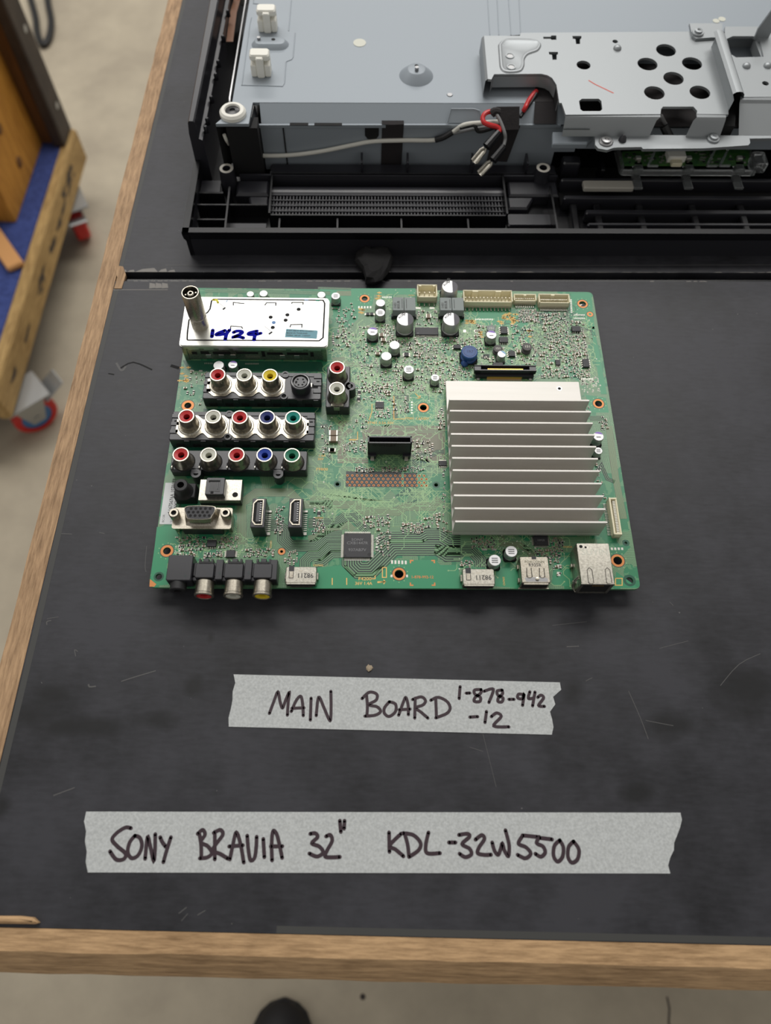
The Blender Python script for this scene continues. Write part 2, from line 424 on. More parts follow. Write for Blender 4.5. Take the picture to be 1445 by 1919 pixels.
# ------------------------------------------------------------------ workbench
GK, GB, GF = .037, 348.8, 334.3
X0, X1, Y0, Y1 = -174.5, 900.0, -26.5, 1080.0
bench = thing('workbench', 'workbench with black film plywood top and bare wood edging', 'workbench', (0, 0, FZ))
def bb(name, mb): return mb.build(name, bench, (0, 0, -FZ))
m = MB(); m.prism([(X0, Y0), (X1, Y0), (X1, GF+GK*X1), (X0, GF+GK*X0)], -18, 0, 'black_film_plywood')
# sawn edge showing as a thin worn line along the border, and scratches
m.strip([(X0+1.6, Y0+1), (X0+2.2, 100), (X0+1.4, 260), (X0+2, GF+GK*X0)], 3.0, .05, 'panel_edge')
m.strip([(-40, Y0+1.5), (150, Y0+1.7), (500, Y0+1.4)], 2.8, .05, 'panel_edge')
m.strip([(X0, GF+GK*X0-.4), (-140, GF+GK*-140-.4)], .5, .06, 'chipped_edge')
for pts, w in (
    ([(0, 0), (110, 3)], .35), ):
    pass
def scratch(pts, w, mm='scratch'): m.strip(catmull([T(*p) for p in pts], 3), w, .05, mm)
scratch([(227, 1277), (255, 1268), (292, 1257)], .5); scratch([(142, 1230), (140, 1218), (146, 1221)], .4); scratch([(166, 1282), (168, 1287), (180, 1286)], .7)
scratch([(88, 1171), (88, 1165), (96, 1163)], .5); scratch([(100, 1491), (140, 1476)], .5); scratch([(275, 1023), (272, 1060), (274, 1072)], .3)
scratch([(1236, 1215), (1290, 1201)], .25); scratch([(1098, 1276), (1110, 1270)], .3); scratch([(1255, 1128), (1262, 1135)], .3)
scratch([(115, 1000), (135, 1001)], .4); scratch([(186, 998), (196, 1000)], .4); scratch([(110, 1156), (98, 1158), (88, 1160)], .3)
scratch([(1178, 1295), (1200, 1345), (1215, 1385)], .3); scratch([(1210, 1350), (1240, 1356), (1262, 1360)], .3); scratch([(1350, 1285), (1385, 1245), (1425, 1225)], .3); scratch([(1062, 1212), (1085, 1211)], .5); scratch([(905, 1375), (930, 1475)], .2); scratch([(335, 1712), (350, 1700)], .4); scratch([(370, 1715), (385, 1706)], .4); scratch([(1035, 1172), (1100, 1165)], .25); scratch([(340, 1726), (352, 1712)], .3)
scratch([(218, 680), (226, 693), (231, 693), (236, 686)], 1.3); scratch([(203, 700), (214, 702)], .8, 'dark_void'); scratch([(226, 690), (250, 679), (285, 693)], 1.0, 'dark_void')
scratch([(320, 685), (336, 690)], 2.0, 'dark_void'); scratch([(880, 1400), (905, 1408)], .25)
bb('front_panel', m)
m = MB(); m.prism([(X0, GB+GK*X0), (X1, GB+GK*X1), (X1, Y1), (X0, Y1)], -18, 0, 'black_film_plywood')
random.seed(4)
x = X0
while x < 330:                                     # chipped, whitish rim of the rear panel at the slot
    w = random.uniform(3, 16); d = random.uniform(.4, 1.2) if x > -140 else random.uniform(2.0, 4.4)
    if random.random() < (.95 if x < -138 else .3):
        m.flat([(x, GB+GK*x+.05), (x+w, GB+GK*(x+w)+.05), (x+w*.8, GB+GK*x+d), (x+w*.3, GB+GK*x+d*.7)], .06, 'chipped_edge')
    x += w
m.strip([(X0+1.6, GB+GK*X0), (X0+1.8, 500), (X0+1.4, 900)], 2.4, .05, 'panel_edge')
m.strip([(X0+30, GB+GK*X0+7), (-60, GB-2+6), (60, GB+2+6), (260, GB+9.6+7)], .35, .05, 'scratch')
bb('rear_panel', m)
m = MB(); m.prism([(X0, GF+GK*X0-3), (X1, GF+GK*X1-3), (X1, GB+GK*X1+3), (X0, GB+GK*X0+3)], -22, -18, 'groove_black')
m.prism([(X0, GF+GK*X0+.2), (X1, GF+GK*X1+.2), (X1, GF+GK*X1+7), (X0, GF+GK*X0+7)], -18, -.25, 'black_film_plywood')
m.prism([(X0, GF+GK*X0+8), (X1, GF+GK*X1+8), (X1, GF+GK*X1+10), (X0, GF+GK*X0+10)], -18, -1.8, 'gloss_black')
random.seed(14); x = X0+1
while x < 300:
    w = random.uniform(2, 9)
    if random.random() < (.85 if x < -128 else .18): m.flat([(x, GF+GK*x+8.05), (x+w, GF+GK*(x+w)+8.05), (x+w*.7, GF+GK*x+9.2), (x+w*.2, GF+GK*x+9)], -1.75, 'chipped_edge')
    x += w
for x in (-152, -148, -144): m.flat([(x, GF+GK*x+1), (x+4, GF+GK*x+1.6), (x+3, GF+GK*x+5), (x-.6, GF+GK*x+5.6)], -.2, 'chipped_edge')
bb('slot_strip', m)
# wooden edging: bevelled on the outside, a strip on the left and one on the front
def edging(ax, a, b, p0, p1, p2, name, mm, seg=60):
    m = MB(); rings = []; random.seed(ax+3)
    for i in range(seg+1):
        t = a+(b-a)*i/seg; j = random.uniform(-.35, .35); j2 = random.uniform(-.5, .5)
        pr = [(p0, -34), (p0, 0), (p1+j, -.0), (p1+(p2-p1)*.5, -5.5+j), (p2+j2*.5, -13), (p2, -34)]
        rings.append([((t, q, z) if ax == 0 else (q, t, z)) for q, z in pr])
    if ax == 0: rings = [r[::-1] for r in rings]
    m.loft(rings, mm); return bb(name, m)
edging(1, -44.0, Y1, X0-.2, -186.0, -190.5, 'side_edging', 'edge_wood_long')
edging(0, X0-.2, X1, Y0-.2, -35.2, -44.5, 'front_edging', 'edge_wood_cross')
# splintered offcut of edging left standing on the front corner
m = MB(); pts = [T(-20, 1716), T(40, 1716), T(66, 1719), T(76, 1729), T(70, 1731), T(-20, 1730)]
m.prism(pts, -.5, 3.2, 'edge_wood_cross', 1.0); bb('wood_splinter', m)
# torn notch of the edging at the slot
m = MB(); pts = [T(212, 497), T(231, 500), T(236, 515), T(228, 541), T(214, 541), T(220, 520)]
m.prism(pts, -2, .25, 'edge_wood_long'); bb('torn_edging', m)
for lx, ly in ((-60, 90), (780, 90), (-60, 960), (780, 960)):
    m = MB(); m.box(lx-35, ly-35, FZ, lx+35, ly+35, -34, 'edge_wood_long', 3); bb('leg', m)
m = MB(); m.box(-95, 55, -110, 815, 85, -22.2, 'edge_wood_cross'); m.box(-95, 965, -110, 815, 995, -22.2, 'edge_wood_cross')
m.box(-95, 85, -110, -65, 965, -22.2, 'edge_wood_cross'); bb('apron', m)
# ------------------------------------------------------------------ masking tape strips with handwriting
def tape(label, corners, jag_l, jag_r, strokes, w):
    o = thing('masking_tape', label, 'tape', (*T(*corners[0]), 0), 0, 'handwritten masking tape strips')
    ox, oy = T(*corners[0])
    tl, tr, br, bl = [Vector(T(*c)) for c in corners]
    L = [bl+(tl-bl)*i/(len(jag_l)+1)+Vector((j, 0)) for i, j in enumerate([0]+jag_l)]+[tl]
    Rr = [tr+(br-tr)*i/(len(jag_r)+1)+Vector((j, 0)) for i, j in enumerate([0]+jag_r)]+[br]
    pts = [(p.x-ox, p.y-oy) for p in L+Rr]
    m = MB(); m.plate(pts, [], .06, .32, 'masking_tape'); m.build('tape_strip', o)
    m = MB()
    for k, st in enumerate(strokes):
        P = [T(*p) for p in st]; P = [(a-ox, b-oy) for a, b in P]
        m.strip(catmull(P, 6) if len(P) > 2 else P, w, .36+.0012*k, 'marker_ink', True)
    m.build('handwriting', o); return o
S1 = [[(208, 213), (226, 165), (243, 125), (252, 165), (262, 190), (276, 155), (290, 127), (285, 170), (282, 220)],
  [(298, 205), (318, 160), (337, 143), (345, 180), (347, 222)], [(300, 192), (350, 190)], [(379, 150), (376, 240)],
  [(400, 222), (410, 147), (430, 185), (450, 232), (459, 238), (461, 180), (460, 122)],
  [(606, 137), (610, 180), (608, 222)], [(588, 152), (618, 126), (648, 134), (646, 158), (615, 177), (650, 186), (664, 205), (642, 220), (600, 224)],
  [(700, 165), (680, 190), (680, 213), (700, 225), (725, 205), (725, 175), (700, 165)],
  [(738, 220), (758, 165), (768, 148), (777, 180), (778, 218)], [(740, 198), (785, 195)],
  [(806, 150), (804, 232)], [(795, 156), (830, 145), (848, 160), (838, 178), (808, 190), (830, 208), (858, 232)],
  [(890, 150), (893, 230)], [(870, 159), (900, 147), (935, 163), (949, 190), (935, 213), (890, 231)],
  [(990, 103), (986, 152)], [(1015, 130), (1030, 129)],
  [(1076, 115), (1050, 117), (1050, 133), (1073, 147), (1070, 164), (1048, 163), (1052, 147), (1074, 130), (1076, 115)],
  [(1088, 122), (1126, 114), (1108, 168)],
  [(1162, 117), (1142, 121), (1145, 138), (1166, 150), (1160, 166), (1145, 163), (1148, 148), (1164, 132), (1162, 117)], [(1190, 155), (1211, 155)],
  [(1252, 136), (1230, 134), (1226, 149), (1244, 153), (1252, 137), (1246, 180)], [(1276, 124), (1270, 151), (1292, 150)], [(1297, 125), (1287, 182)],
  [(1308, 147), (1322, 138), (1332, 150), (1312, 180), (1336, 184)],
  [(1030, 228), (1062, 226)], [(1098, 205), (1092, 250)], [(1118, 226), (1140, 211), (1158, 226), (1128, 264), (1190, 268)]]
S1 = [[C('t', *p) for p in s] for s in S1]
tape('shorter masking tape strip nearest the circuit board, reading MAIN BOARD and a number', [(438, 1264), (1049, 1279), (1034, 1377), (429, 1362)],
     [-.5, .2, .6, .3, 1.2], [1.2, -2.2, -.6, -2.6, -1.0, .2], S1, 1.5)
SL = [[(264, 130), (238, 127), (198, 152), (176, 183), (200, 214), (238, 248), (230, 274), (195, 276), (166, 238)],
  [(282, 165), (257, 198), (249, 243), (268, 270), (298, 255), (315, 212), (305, 175), (282, 165)],
  [(330, 272), (341, 172), (354, 215), (370, 281), (376, 225), (377, 158)], [(400, 172), (410, 195), (426, 216)], [(450, 172), (430, 235), (415, 288)],
  [(582, 150), (591, 210), (592, 268)], [(575, 156), (598, 138), (609, 160), (590, 195), (622, 214), (641, 245), (620, 266), (585, 270)],
  [(655, 147), (655, 275)], [(650, 152), (680, 138), (692, 160), (660, 205), (645, 235), (680, 250), (716, 272)],
  [(725, 275), (741, 200), (755, 150), (774, 200), (790, 290)], [(722, 215), (786, 210)],
  [(806, 165), (811, 225), (821, 278), (840, 268), (848, 220), (850, 170)], [(881, 180), (886, 265)],
  [(922, 280), (920, 205), (926, 145), (942, 155), (955, 200), (969, 268)], [(916, 215), (970, 214)],
  [(1100, 156), (1124, 154), (1134, 172), (1108, 200), (1143, 216), (1160, 243), (1132, 262), (1096, 248)],
  [(1174, 168), (1194, 162), (1202, 190), (1178, 235), (1170, 262), (1200, 266), (1238, 264)], [(1238, 95), (1243, 147)], [(1260, 95), (1258, 132)]]
SR = [[(70, 145), (72, 232)], [(125, 150), (74, 203), (100, 222), (135, 252)], [(140, 150), (154, 200), (160, 255)], [(133, 148), (180, 157), (212, 192), (203, 225), (160, 255)],
  [(248, 145), (236, 200), (242, 238), (300, 238)], [(340, 190), (370, 190)], [(385, 156), (424, 151), (432, 165), (400, 197), (433, 218), (441, 243), (415, 256), (388, 241)],
  [(460, 177), (488, 157), (500, 175), (476, 212), (470, 238), (500, 246), (530, 245)], [(535, 190), (546, 228), (562, 245), (573, 220), (581, 195), (590, 225), (608, 251), (611, 200), (595, 135)],
  [(672, 160), (654, 195), (688, 212), (709, 240), (685, 261), (650, 246)], [(672, 158), (740, 165)], [(747, 165), (736, 193), (764, 208), (774, 235), (755, 254), (730, 241)], [(748, 169), (805, 176)],
  [(840, 180), (816, 205), (812, 250), (830, 276), (852, 255), (856, 212), (840, 180)], [(902, 185), (880, 210), (877, 255), (895, 281), (920, 265), (926, 222), (902, 185)]]
S2 = [[C('l', *p) for p in s] for s in SL]+[[C('r', *p) for p in s] for s in SR]
tape('longer masking tape strip nearest the bench front edge, with handwriting ending in 5500', [(162, 1521), (1275, 1523), (1256, 1637), (165, 1635)],
     [-.8, -.2, -.9, -.3, -1.1], [1.2, .9, .2, -.6, -.2, -1.3, -1.6], S2, 1.7)
# ------------------------------------------------------------------ scrap of black foam and a crumb
o = thing('foam_scrap', 'torn scrap of black foam lying across the bench slot', 'scrap', (*T(690, 537), 0))
fx, fy = T(690, 537); random.seed(11)
out = [(-1, 0), (-3.4, 9), (-9, 17), (-8, 24), (-4, 31), (0, 33), (1, 29), (8, 30), (13, 28), (16, 20), (13, 10), (9, 2), (4, -1)]
m = MB()
rg = []
for z, s in ((0.1, .82), (2.0, .98), (4.5, 1.0), (7, .88), (8.4, .6)):
    rg.append([(2+(p[0]-2)*s+random.uniform(-.8, .8), 14+(p[1]-14)*s+random.uniform(-.8, .8), z+(random.uniform(-.9, .9) if z > 2 else 0)) for p in out[::-1]])
m.loft(rg, 'foam_black'); m.build('foam_piece', o)
m = MB(); random.seed(2)
m.loft([[(random.uniform(1, 2.1)*s*math.cos(a*.9), random.uniform(1, 2.4)*s*math.sin(a*.9), z) for a in range(7)] for z, s in ((.02, 1), (.7, .9), (1.1, .4))], 'crumb')
o = m.build('crumb', None, (*T(692, 1252), 0)); tag(o, 'small pale crumb above the shorter tape strip', 'crumb')
# ------------------------------------------------------------------ shoe of the photographer
o = thing('shoe', 'rounded black shoe toe on the concrete floor below the bench edge', 'shoe', (-116, -166, FZ))
def shoe_ring(y, hw, z): return None
m = MB()
prof = [(0, 2, 0), (-6, 20, 0), (-16, 32, 0), (-34, 41, 0), (-60, 45, 0), (-95, 45, 0), (-140, 38, 0), (-190, 33, 0), (-240, 33, 0), (-265, 27, 0), (-278, 12, 0)]
out = [(h, y) for y, h, _ in prof]+[(-h, y) for y, h, _ in prof[::-1]]
m.prism(out, 0, 16, 'shoe_sole', 1.5); m.build('sole', o)
m = MB(); rg = []
for y, h, tz in [(-4, 12, 24), (-12, 26, 34), (-28, 36, 44), (-55, 41, 54), (-90, 41, 66), (-130, 36, 84), (-180, 32, 100), (-230, 32, 108), (-262, 26, 108), (-274, 14, 100)]:
    rg.append([(h*math.cos(math.pi*i/10)*(1 if i in (0, 10) else .98), y, 16+(tz-16)*math.sin(math.pi*i/10)**.8) for i in range(11)])
m.loft(rg, 'shoe_black', sm=True); m.build('upper', o)
for k in range(4):
    m = MB(); y = -92-k*22; z = 70+k*10.4; m.tube([(-20, y-5, z-9), (-8, y, z), (8, y, z), (20, y-5, z-9)], 2.6, 'cable_black', 8); m.build('lace', o)
# ------------------------------------------------------------------ trolley with the crate on it
TX, TY0, TY1 = -664.0, 706.0, 1386.0
tro = thing('trolley', 'low wooden trolley with blue carpet deck and red wheeled casters', 'trolley', (-900, 1050, FZ))
def tb(name, mb, par=None): return mb.build(name, par or tro, (900, -1050, -FZ) if par is None else (0, 0, 0))
m = MB(); m.box(-1180, TY0+30, -700, TX-22, TY1-30, -690, 'blue_carpet'); tb('carpet_deck', m)
m = MB(); m.box(TX-22, TY0, -760, TX, TY1, -688, 'pallet_wood', 4)
random.seed(9)
for k in range(20):                                 # black stains on the side board
    y = random.uniform(TY0+30, TY1-60); z = -722+random.uniform(-15, 13); ly = random.uniform(5, 34); lz = random.uniform(3, 8)
    pts = [(TX+.4+k*.02, y+ly*random.uniform(.5, 1.1)*math.cos(a), z+lz*random.uniform(.5, 1.2)*math.sin(a)) for a in [i*math.pi/6 for i in range(12)]]
    m.poly(pts, 'dark_plank')
tb('side_board', m)
m = MB(); m.box(-1180, TY0, -760, -1142, TY1, -688, 'pallet_wood', 4); tb('side_board', m)
m = MB(); m.box(-1142, TY0, -760, TX-22, TY0+32, -688, 'pallet_wood', 4); tb('end_board', m)
m = MB(); m.box(-1142, TY1-32, -760, TX-22, TY1, -688, 'pallet_wood', 4); tb('end_board', m)
def caster(x, y, ang):
    m = MB()
    for s in (-1, 1):
        m.M = Matrix.Translation((s*17, 0, 0)) @ Matrix.Rotation(math.pi/2, 4, 'Y') @ Matrix.Rotation(math.pi, 4, 'Z')
        m.prism([(30, -12), (30, 12), (84, 30), (92, 30), (92, -30), (84, -30)], -1.5, 1.5, 'caster_steel')
        m.M = None
    m.box(-19, -30, 88, 19, 30, 92, 'caster_steel', 1); m.box(-34, -42, 95, 34, 42, 99.6, 'caster_steel', 1)
    m.lathe(0, 0, [(16, 91), (16, 96)], 'caster_steel', 16)
    RY = Matrix.Rotation(math.pi/2, 4, 'Y')
    m.M = RY; m.lathe(-42, 0, [(6, -20), (6, 20)], 'caster_steel', 12)
    c = m.build('caster', tro, (x+900, y-1050, 0), ang)
    m = MB(); m.M = RY; m.lathe(-42, 0, [(29, -15), (38, -15), (42, -11), (42, 11), (38, 15), (29, 15)], 'caster_red', 28, True, False, False); m.build('wheel', c)
    m = MB(); m.M = RY; m.lathe(-42, 0, [(29.2, -13), (10, -14), (10, 14), (29.2, 13)], 'caster_blue', 24); m.build('wheel_hub', c)
    m = MB(); m.M = Matrix.Translation((0, -34, 68)) @ Matrix.Rotation(-.5, 4, 'X'); m.box(-20, -46, 0, 20, 4, 4, 'caster_steel', 1.5); m.build('brake_pedal', c)
for x, y, a in ((-664, 762, 2.3), (-684, 1262, .49), (-1140, 760, .4), (-1140, 1330, -.3)): caster(x, y, a)
# upright dark board at the rear of the trolley, crate in front of it
m = MB(); m.box(-698, 1326, -687.9, -673, 1386, 60, 'dark_plank', 3)
m.box(-1100, 1338, -687.9, -698, 1386, 60, 'brown_wood')
for z in (-620, -470): 
    m.M = Matrix.Translation((-672.9, 1362, z)) @ Matrix.Rotation(math.pi/2, 4, 'Y'); m.disc(0, 0, 7, .6, 'caster_steel', 10); m.M = None
o = tb('upright_board', m)
cr = thing('wooden_crate', 'tall yellow wooden crate standing on the blue trolley carpet', 'crate', (-900, 1220, -690))
m = MB(); m.box(-1080, 1112, -689.9, -724, 1336, 0, 'yellow_wood', 2); m.build('crate_body', cr, (900, -1220, 690))
for k, z in enumerate((-640, -560, -480, -400, -320, -230)):
    m = MB(); m.M = Matrix.Translation((-723.9, 1216+(-6 if k % 2 else 5), z)) @ Matrix.Rotation(math.pi/2, 4, 'Y'); m.lathe(0, 0, [(11, 0), (10, 2), (4, 3)], 'brown_wood', 12); m.build('knot', cr, (900, -1220, 690))
# pale wooden stick lying on the carpet
o = None
px0, py0 = T(-20, 428, -680); px1, py1 = T(30, 500, -680)
m = MB(); dx, dy = px1-px0, py1-py0; L = math.hypot(dx, dy); m.box(-16, -L*1.6, 0, 16, 0, 12, 'peach_wood', 3)
o = m.build('wooden_stick', None, (px1, py1, -687.5), math.atan2(dy, dx)-math.pi/2); tag(o, 'pale orange wooden stick lying on the blue trolley carpet', 'stick')
# dark cable loop on the floor behind the trolley
P = [T(*p, FZ+9) for p in [(40, -60), (55, -10), (66, 30), (70, 62), (80, 84), (92, 70), (96, 40), (90, 5), (84, -40), (78, -80)]]
m = MB(); m.tube([(p[0], p[1], 9) for p in catmull(P, 5)], 8.5, 'cable_black', 10); o = m.build('cable', None, (0, 0, FZ)); tag(o, 'thick black cable looped on the floor behind the trolley', 'cable')
# ------------------------------------------------------------------ television lying face down, back cover off
tv = thing('television', 'opened flat television lying face down on the workbench with its grey metal back exposed', 'television', (*VO, 0), VA)
def tp(name, mb, par=None, ang=35): return mb.build(name, par or tv, ang=ang)
TW, TD = 790.0, 500.0
m = MB()
m.box(0, 0, 0, TW, 3, 14, 'black_plastic'); m.box(0, 0, 0, 3, TD, 14, 'black_plastic'); m.box(0, TD-3, 0, TW, TD, 30, 'black_plastic'); m.box(TW-3, 0, 0, TW, TD, 30, 'black_plastic')
m.box(0, 3, 0, TW-3, TD-3, 3, 'gloss_black')
# flared lip: front and left
m.loft([[(u, 0, 13.5), (u, 3, 13.5), (u, 3, 20.3), (u, -1.2, 20.3), (u, -1.2, 18.4)] for u in (-1.2, TW)][::-1], 'gloss_black')
m.loft([[(0, v, 13.5), (3, v, 13.5), (3.2+v*.02, v, 20.3), (-.9+v*.02, v, 20.3), (-.9+v*.02, v, 18.4)] for v in (-1.2, 66)], 'gloss_black')
# inner ledge just behind the front lip
m.box(3, 3, 3, TW-3, 6.2, 13, 'gloss_black')
# tall left wall
L = []
for v in (65, 140, 215, TD):
    t = (v-65); uo = 2.3+t*.019; ui = uo+4.2+t*.017
    L.append([(uo-1.5, v, 3), (uo-1, v, 40), (uo, v, 47.5), (uo+.8, v, 48.6), (ui-.8, v, 48.6), (ui, v, 47.6), (ui+.3, v, 36), (ui+2.5, v, 35), (ui+2.8, v, 33), (ui+3, v, 3)])
m.loft([r[::-1] for r in L], 'black_plastic')
for v in (74, 82, 104, 128, 142, 170, 200, 226): m.lathe(10.4+(v-65)*.036, v, [(1.5, 34), (1.5, 37.5), (.8, 38.6)], 'black_plastic', 10)
# left corner bay: screw shelf, ribs and ledges
m.box(4, 43, 3, 20, 44.6, 12, 'gloss_black'); m.box(4, 44.6, 8, 17, 58, 9.6, 'black_plastic'); m.box(4, 31, 3, 50, 32.2, 13, 'gloss_black')
m.box(24, 6, 3, 25.2, 46, 15, 'gloss_black'); m.box(4, 22, 3, 24, 23.2, 9, 'gloss_black'); m.prism([(16, 8), (49, 8), (49, 23), (24, 23)], 3, 5.2, 'black_plastic')
m.prism([(28, 44), (50, 44), (50, 58), (28, 58)], 3, 10.5, 'black_plastic', 1.5); m.prism([(38, 36), (50, 33), (50, 45), (36, 45)], 3, 8.5, 'black_plastic', 1.2)
m.box(4, 9, 3, 50, 10.2, 7, 'gloss_black'); m.box(30, 58, 3, 246, 59.5, 14, 'black_plastic'); m.box(50, 62.5, 3, 246, 71.5, 12.5, 'black_plastic', 1)
for u in (112, 143, 187, 224): m.prism([(u, 62), (u+1.4, 62), (u+1.4, 72), (u, 72)], 12, 21, 'black_plastic')
for u in (58, 96, 138, 182): m.box(u, 6, 3, u+1.1, 22, 11, 'gloss_black')
# right of the grille
m.prism([(212, 44), (246, 44), (246, 58), (212, 58)], 3, 10.5, 'black_plastic', 1.2); m.prism([(211, 34), (224, 34), (230, 45), (211, 45)], 3, 8.6, 'black_plastic', 1.2)
m.box(210, 21, 3, 240, 32, 6, 'black_plastic', 1); m.box(239, 6, 3, 240.3, 48, 15, 'gloss_black'); m.box(210, 6, 3, 262, 11, 8, 'black_plastic', 1)
# long ribbed rails to the right
for v0, v1, z in ((7, 11.5, 9), (17, 19.6, 10), (26.5, 30.5, 11), (38, 41.5, 13), (54, 57, 14)): m.box(262 if v0 < 35 else 248, v0, 3, TW-4, v1, z, 'gloss_black' if v0 < 12 else 'black_plastic', .8)
for u in (252, 268, 297, 333, 366, 402, 440, 480, 520, 560, 610, 660): m.prism([(u, 6), (u+4.6, 6), (u+5.6, 38), (u+.6, 38)], 3, 9.6, 'gloss_black', .8)
m.box(248, 41.5, 3, TW-4, 54, 4.6, 'dark_void')
m.box(246, 58, 3, 330, 78, 5, 'dark_void'); m.box(250, 66, 5, 262, 74, 18, 'black_plastic', 1); m.box(276, 62, 5, 279, 72, 16, 'gloss_black', .5)
tp('bezel', m)
# screw posts
for u, v in ((22.4, 57.5), (235, 59.5)):
    m = MB(); m.lathe(u, v, [(6, 3), (5, 18.6), (4.6, 19.8), (2.7, 19.8), (2.5, 8)], 'black_plastic', 20, cap0=False, cap1=False)
    m.ring(u, v, 2.7, 4.6, 19.84, 'lens_grey'); m.disc(u, v, 2.5, 9, 'dark_void'); tp('screw_post', m)
# speaker grille: a basket with a mesh floor and a curved rear slope
m = MB(); gu0, gu1, gv0, gv1 = 51.5, 209, 22.5, 60
m.box(gu0, gv0, 3, gu0+1.2, gv1, 14.5, 'gloss_black'); m.box(gu1-1.2, gv0, 3, gu1, gv1, 14.5, 'gloss_black'); m.box(gu0, gv0, 3, gu1, gv0+1.1, 12.5, 'gloss_black'); m.box(gu0, gv1-1.2, 3, gu1, gv1, 15, 'gloss_black')
for k in range(5): m.box(gu0+1.2, 24.4+k*5.0, 7.2, gu1-1.2, 25.3+k*5.0, 9.6, 'black_plastic')
nb = 70
for k in range(nb+1):
    u = gu0+1.6+(gu1-gu0-4)*k/nb; m.box(u, 24.4, 6.8, u+.8, 45.2, 9.0, 'black_plastic')
m.rect(gu0+1.2, gv0+1, gu1-1.2, 45.4, 6.0, 'grille_back')
m.loft([[(gu0+1.2, v, z), (gu1-1.2, v, z)] for v, z in ((45.2, 8.6), (47, 9.6), (50, 10), (53, 9.0), (55.5, 6.6), (57.5, 3.4))], 'black_plastic', False, False, True, False)
tp('speaker_grille', m)
# grey sheet-metal back of the panel
ZT = 48.0
m = MB()
pr = lambda px, py, z=ZT: V(px, py, z)
tabL, tabR, topL = pr(404, 232), pr(466, 232), pr(472, 192)
ex = lambda v: 28.3+(v-62)*.034
outer = [(tabL[0], tabL[1]), (tabR[0], tabR[1]), (topL[0]+.6, topL[1]), (topL[0]+6, 84.4), (TW-20, 88), (TW-20, TD-16), (ex(TD), TD-16), (ex(76), 76)]
m.plate(outer, [circ(*pr(843, 178), 2.0, 12)], ZT-2, ZT, 'panel_grey')
# sloping step, then the upright face with its flange
m.loft([[(46.6, 84.4, ZT-.2), (TW-20, 88, ZT-.2)], [(47.4, 74.5, 40.2), (TW-20, 77, 40.2)]], 'panel_grey', False, False, False, False)
fe = 244.0
m.plate([(46, 72.4), (fe, 74.2), (fe, 75.6), (46, 73.8)], [], 38.6, 40.6, 'panel_grey')
m.loft([[(45.4, 74.2, 12), (45.4, 74.2, 39)], [(44.8, 73.2, 39), (44.8, 73.2, 12)], [(47, 72.5, 8)]*2] , 'panel_grey') if False else None
m.plate([(46.5, 73.0), (fe, 74.8), (fe, 76.4), (46.5, 74.6)], [], 6.5, 39, 'panel_grey')
m.plate([(fe, 74.8), (258, 75.0), (258, 76.6), (fe, 76.4)], [], 20, 39, 'panel_grey')
# seam, cable notch and slots in the upright face
m.box(61, 72.6, 7, 61.9, 73.6, 38.5, 'dark_void')
nu = pr(697, 250, 38)[0]
m.M = Matrix.Translation((nu, 74.6, 0)) @ Matrix.Rotation(math.pi/2, 4, 'X')
m.plate([(-4.6, 38.6), (-4.6, 33), (-3, 30.6), (0, 29.8), (3, 30.6), (4.6, 33), (4.6, 38.6)], [], 0, 1.6, 'dark_void'); m.M = None
for a, b in ((66, 78), (82, 100)): m.box(a, 72.2, 40.55, b, 74.6, 40.9, 'dark_void')
# far right, the lower flange under the bracket
m.box(258, 73, 24, TW-20, 77, 39.6, 'panel_grey')
m.prism([pr(1036, 247, 40), pr(1125, 247, 40), pr(1128, 256, 40), pr(1112, 258, 40), pr(1108, 262, 40), pr(1100, 270, 40), pr(1036, 270, 40)], 37, 40.2, 'panel_grey', .6)
# raised trapezoid pad on the slope
P = [pr(838, 224, 43), pr(845, 202, 47.5), pr(888, 202, 47.5), pr(898, 206, 46.5), pr(905, 224, 43)]
Zs = [41.5, 47.6, 47.6, 46.8, 41.5]
q = [(p[0], p[1]-1.2, z) for p, z in zip(P, Zs)]
m.poly(q[::-1] if area2([(a[0], a[1]) for a in q]) < 0 else q, 'panel_grey'); m.tube([q[0], q[1], q[2], q[3], q[4]], .45, 'panel_grey', 6)
# left side face
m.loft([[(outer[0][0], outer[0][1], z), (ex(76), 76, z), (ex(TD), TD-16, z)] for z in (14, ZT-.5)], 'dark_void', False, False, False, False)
m.tube([(ex(80)-1.6, 80, 40), (ex(84)-2.2, 84, 44.5), (ex(90)-2.4, 90, 46.6), (ex(240)-3, 240, 46.6), (ex(470)-3, 470, 46.6)], .9, 'screw_steel', 6)
# pressed outlines
def bead(pp, w=.55): m.tube([(*pr(*p), ZT) for p in pp], w, 'panel_grey', 6, True)
bead([(471, 33), (468, 46), (453, 160), (530, 162), (533, 156), (536, 116), (546, 112), (549, 108), (553, 62)], .45); bead([(546, 0), (541, 58)], .4); bead([(475, -8), (475, 7), (489, 8)], .4)
for a, b in ((913, 918), (931, 935), (952, 958), (972, 976)): bead([(a, -12), (b, 66)], .35)
tp('rear_panel', m, ang=30)
m = MB(); u, v = pr(437, 214); m.lathe(u, v, [(8.4, ZT), (8.4, ZT+2), (7.2, ZT+3.4), (5.2, ZT+3.6), (4.6, ZT+2.6)], 'white_nylon', 28, cap1=False); g = tp('grommet', m)
m = MB(); m.lathe(u, v, [(4.6, ZT+1), (4.4, ZT+2.6), (1.8, ZT+3), (1.5, ZT+2.2)], 'gloss_black', 20); tp('screw', m, g)
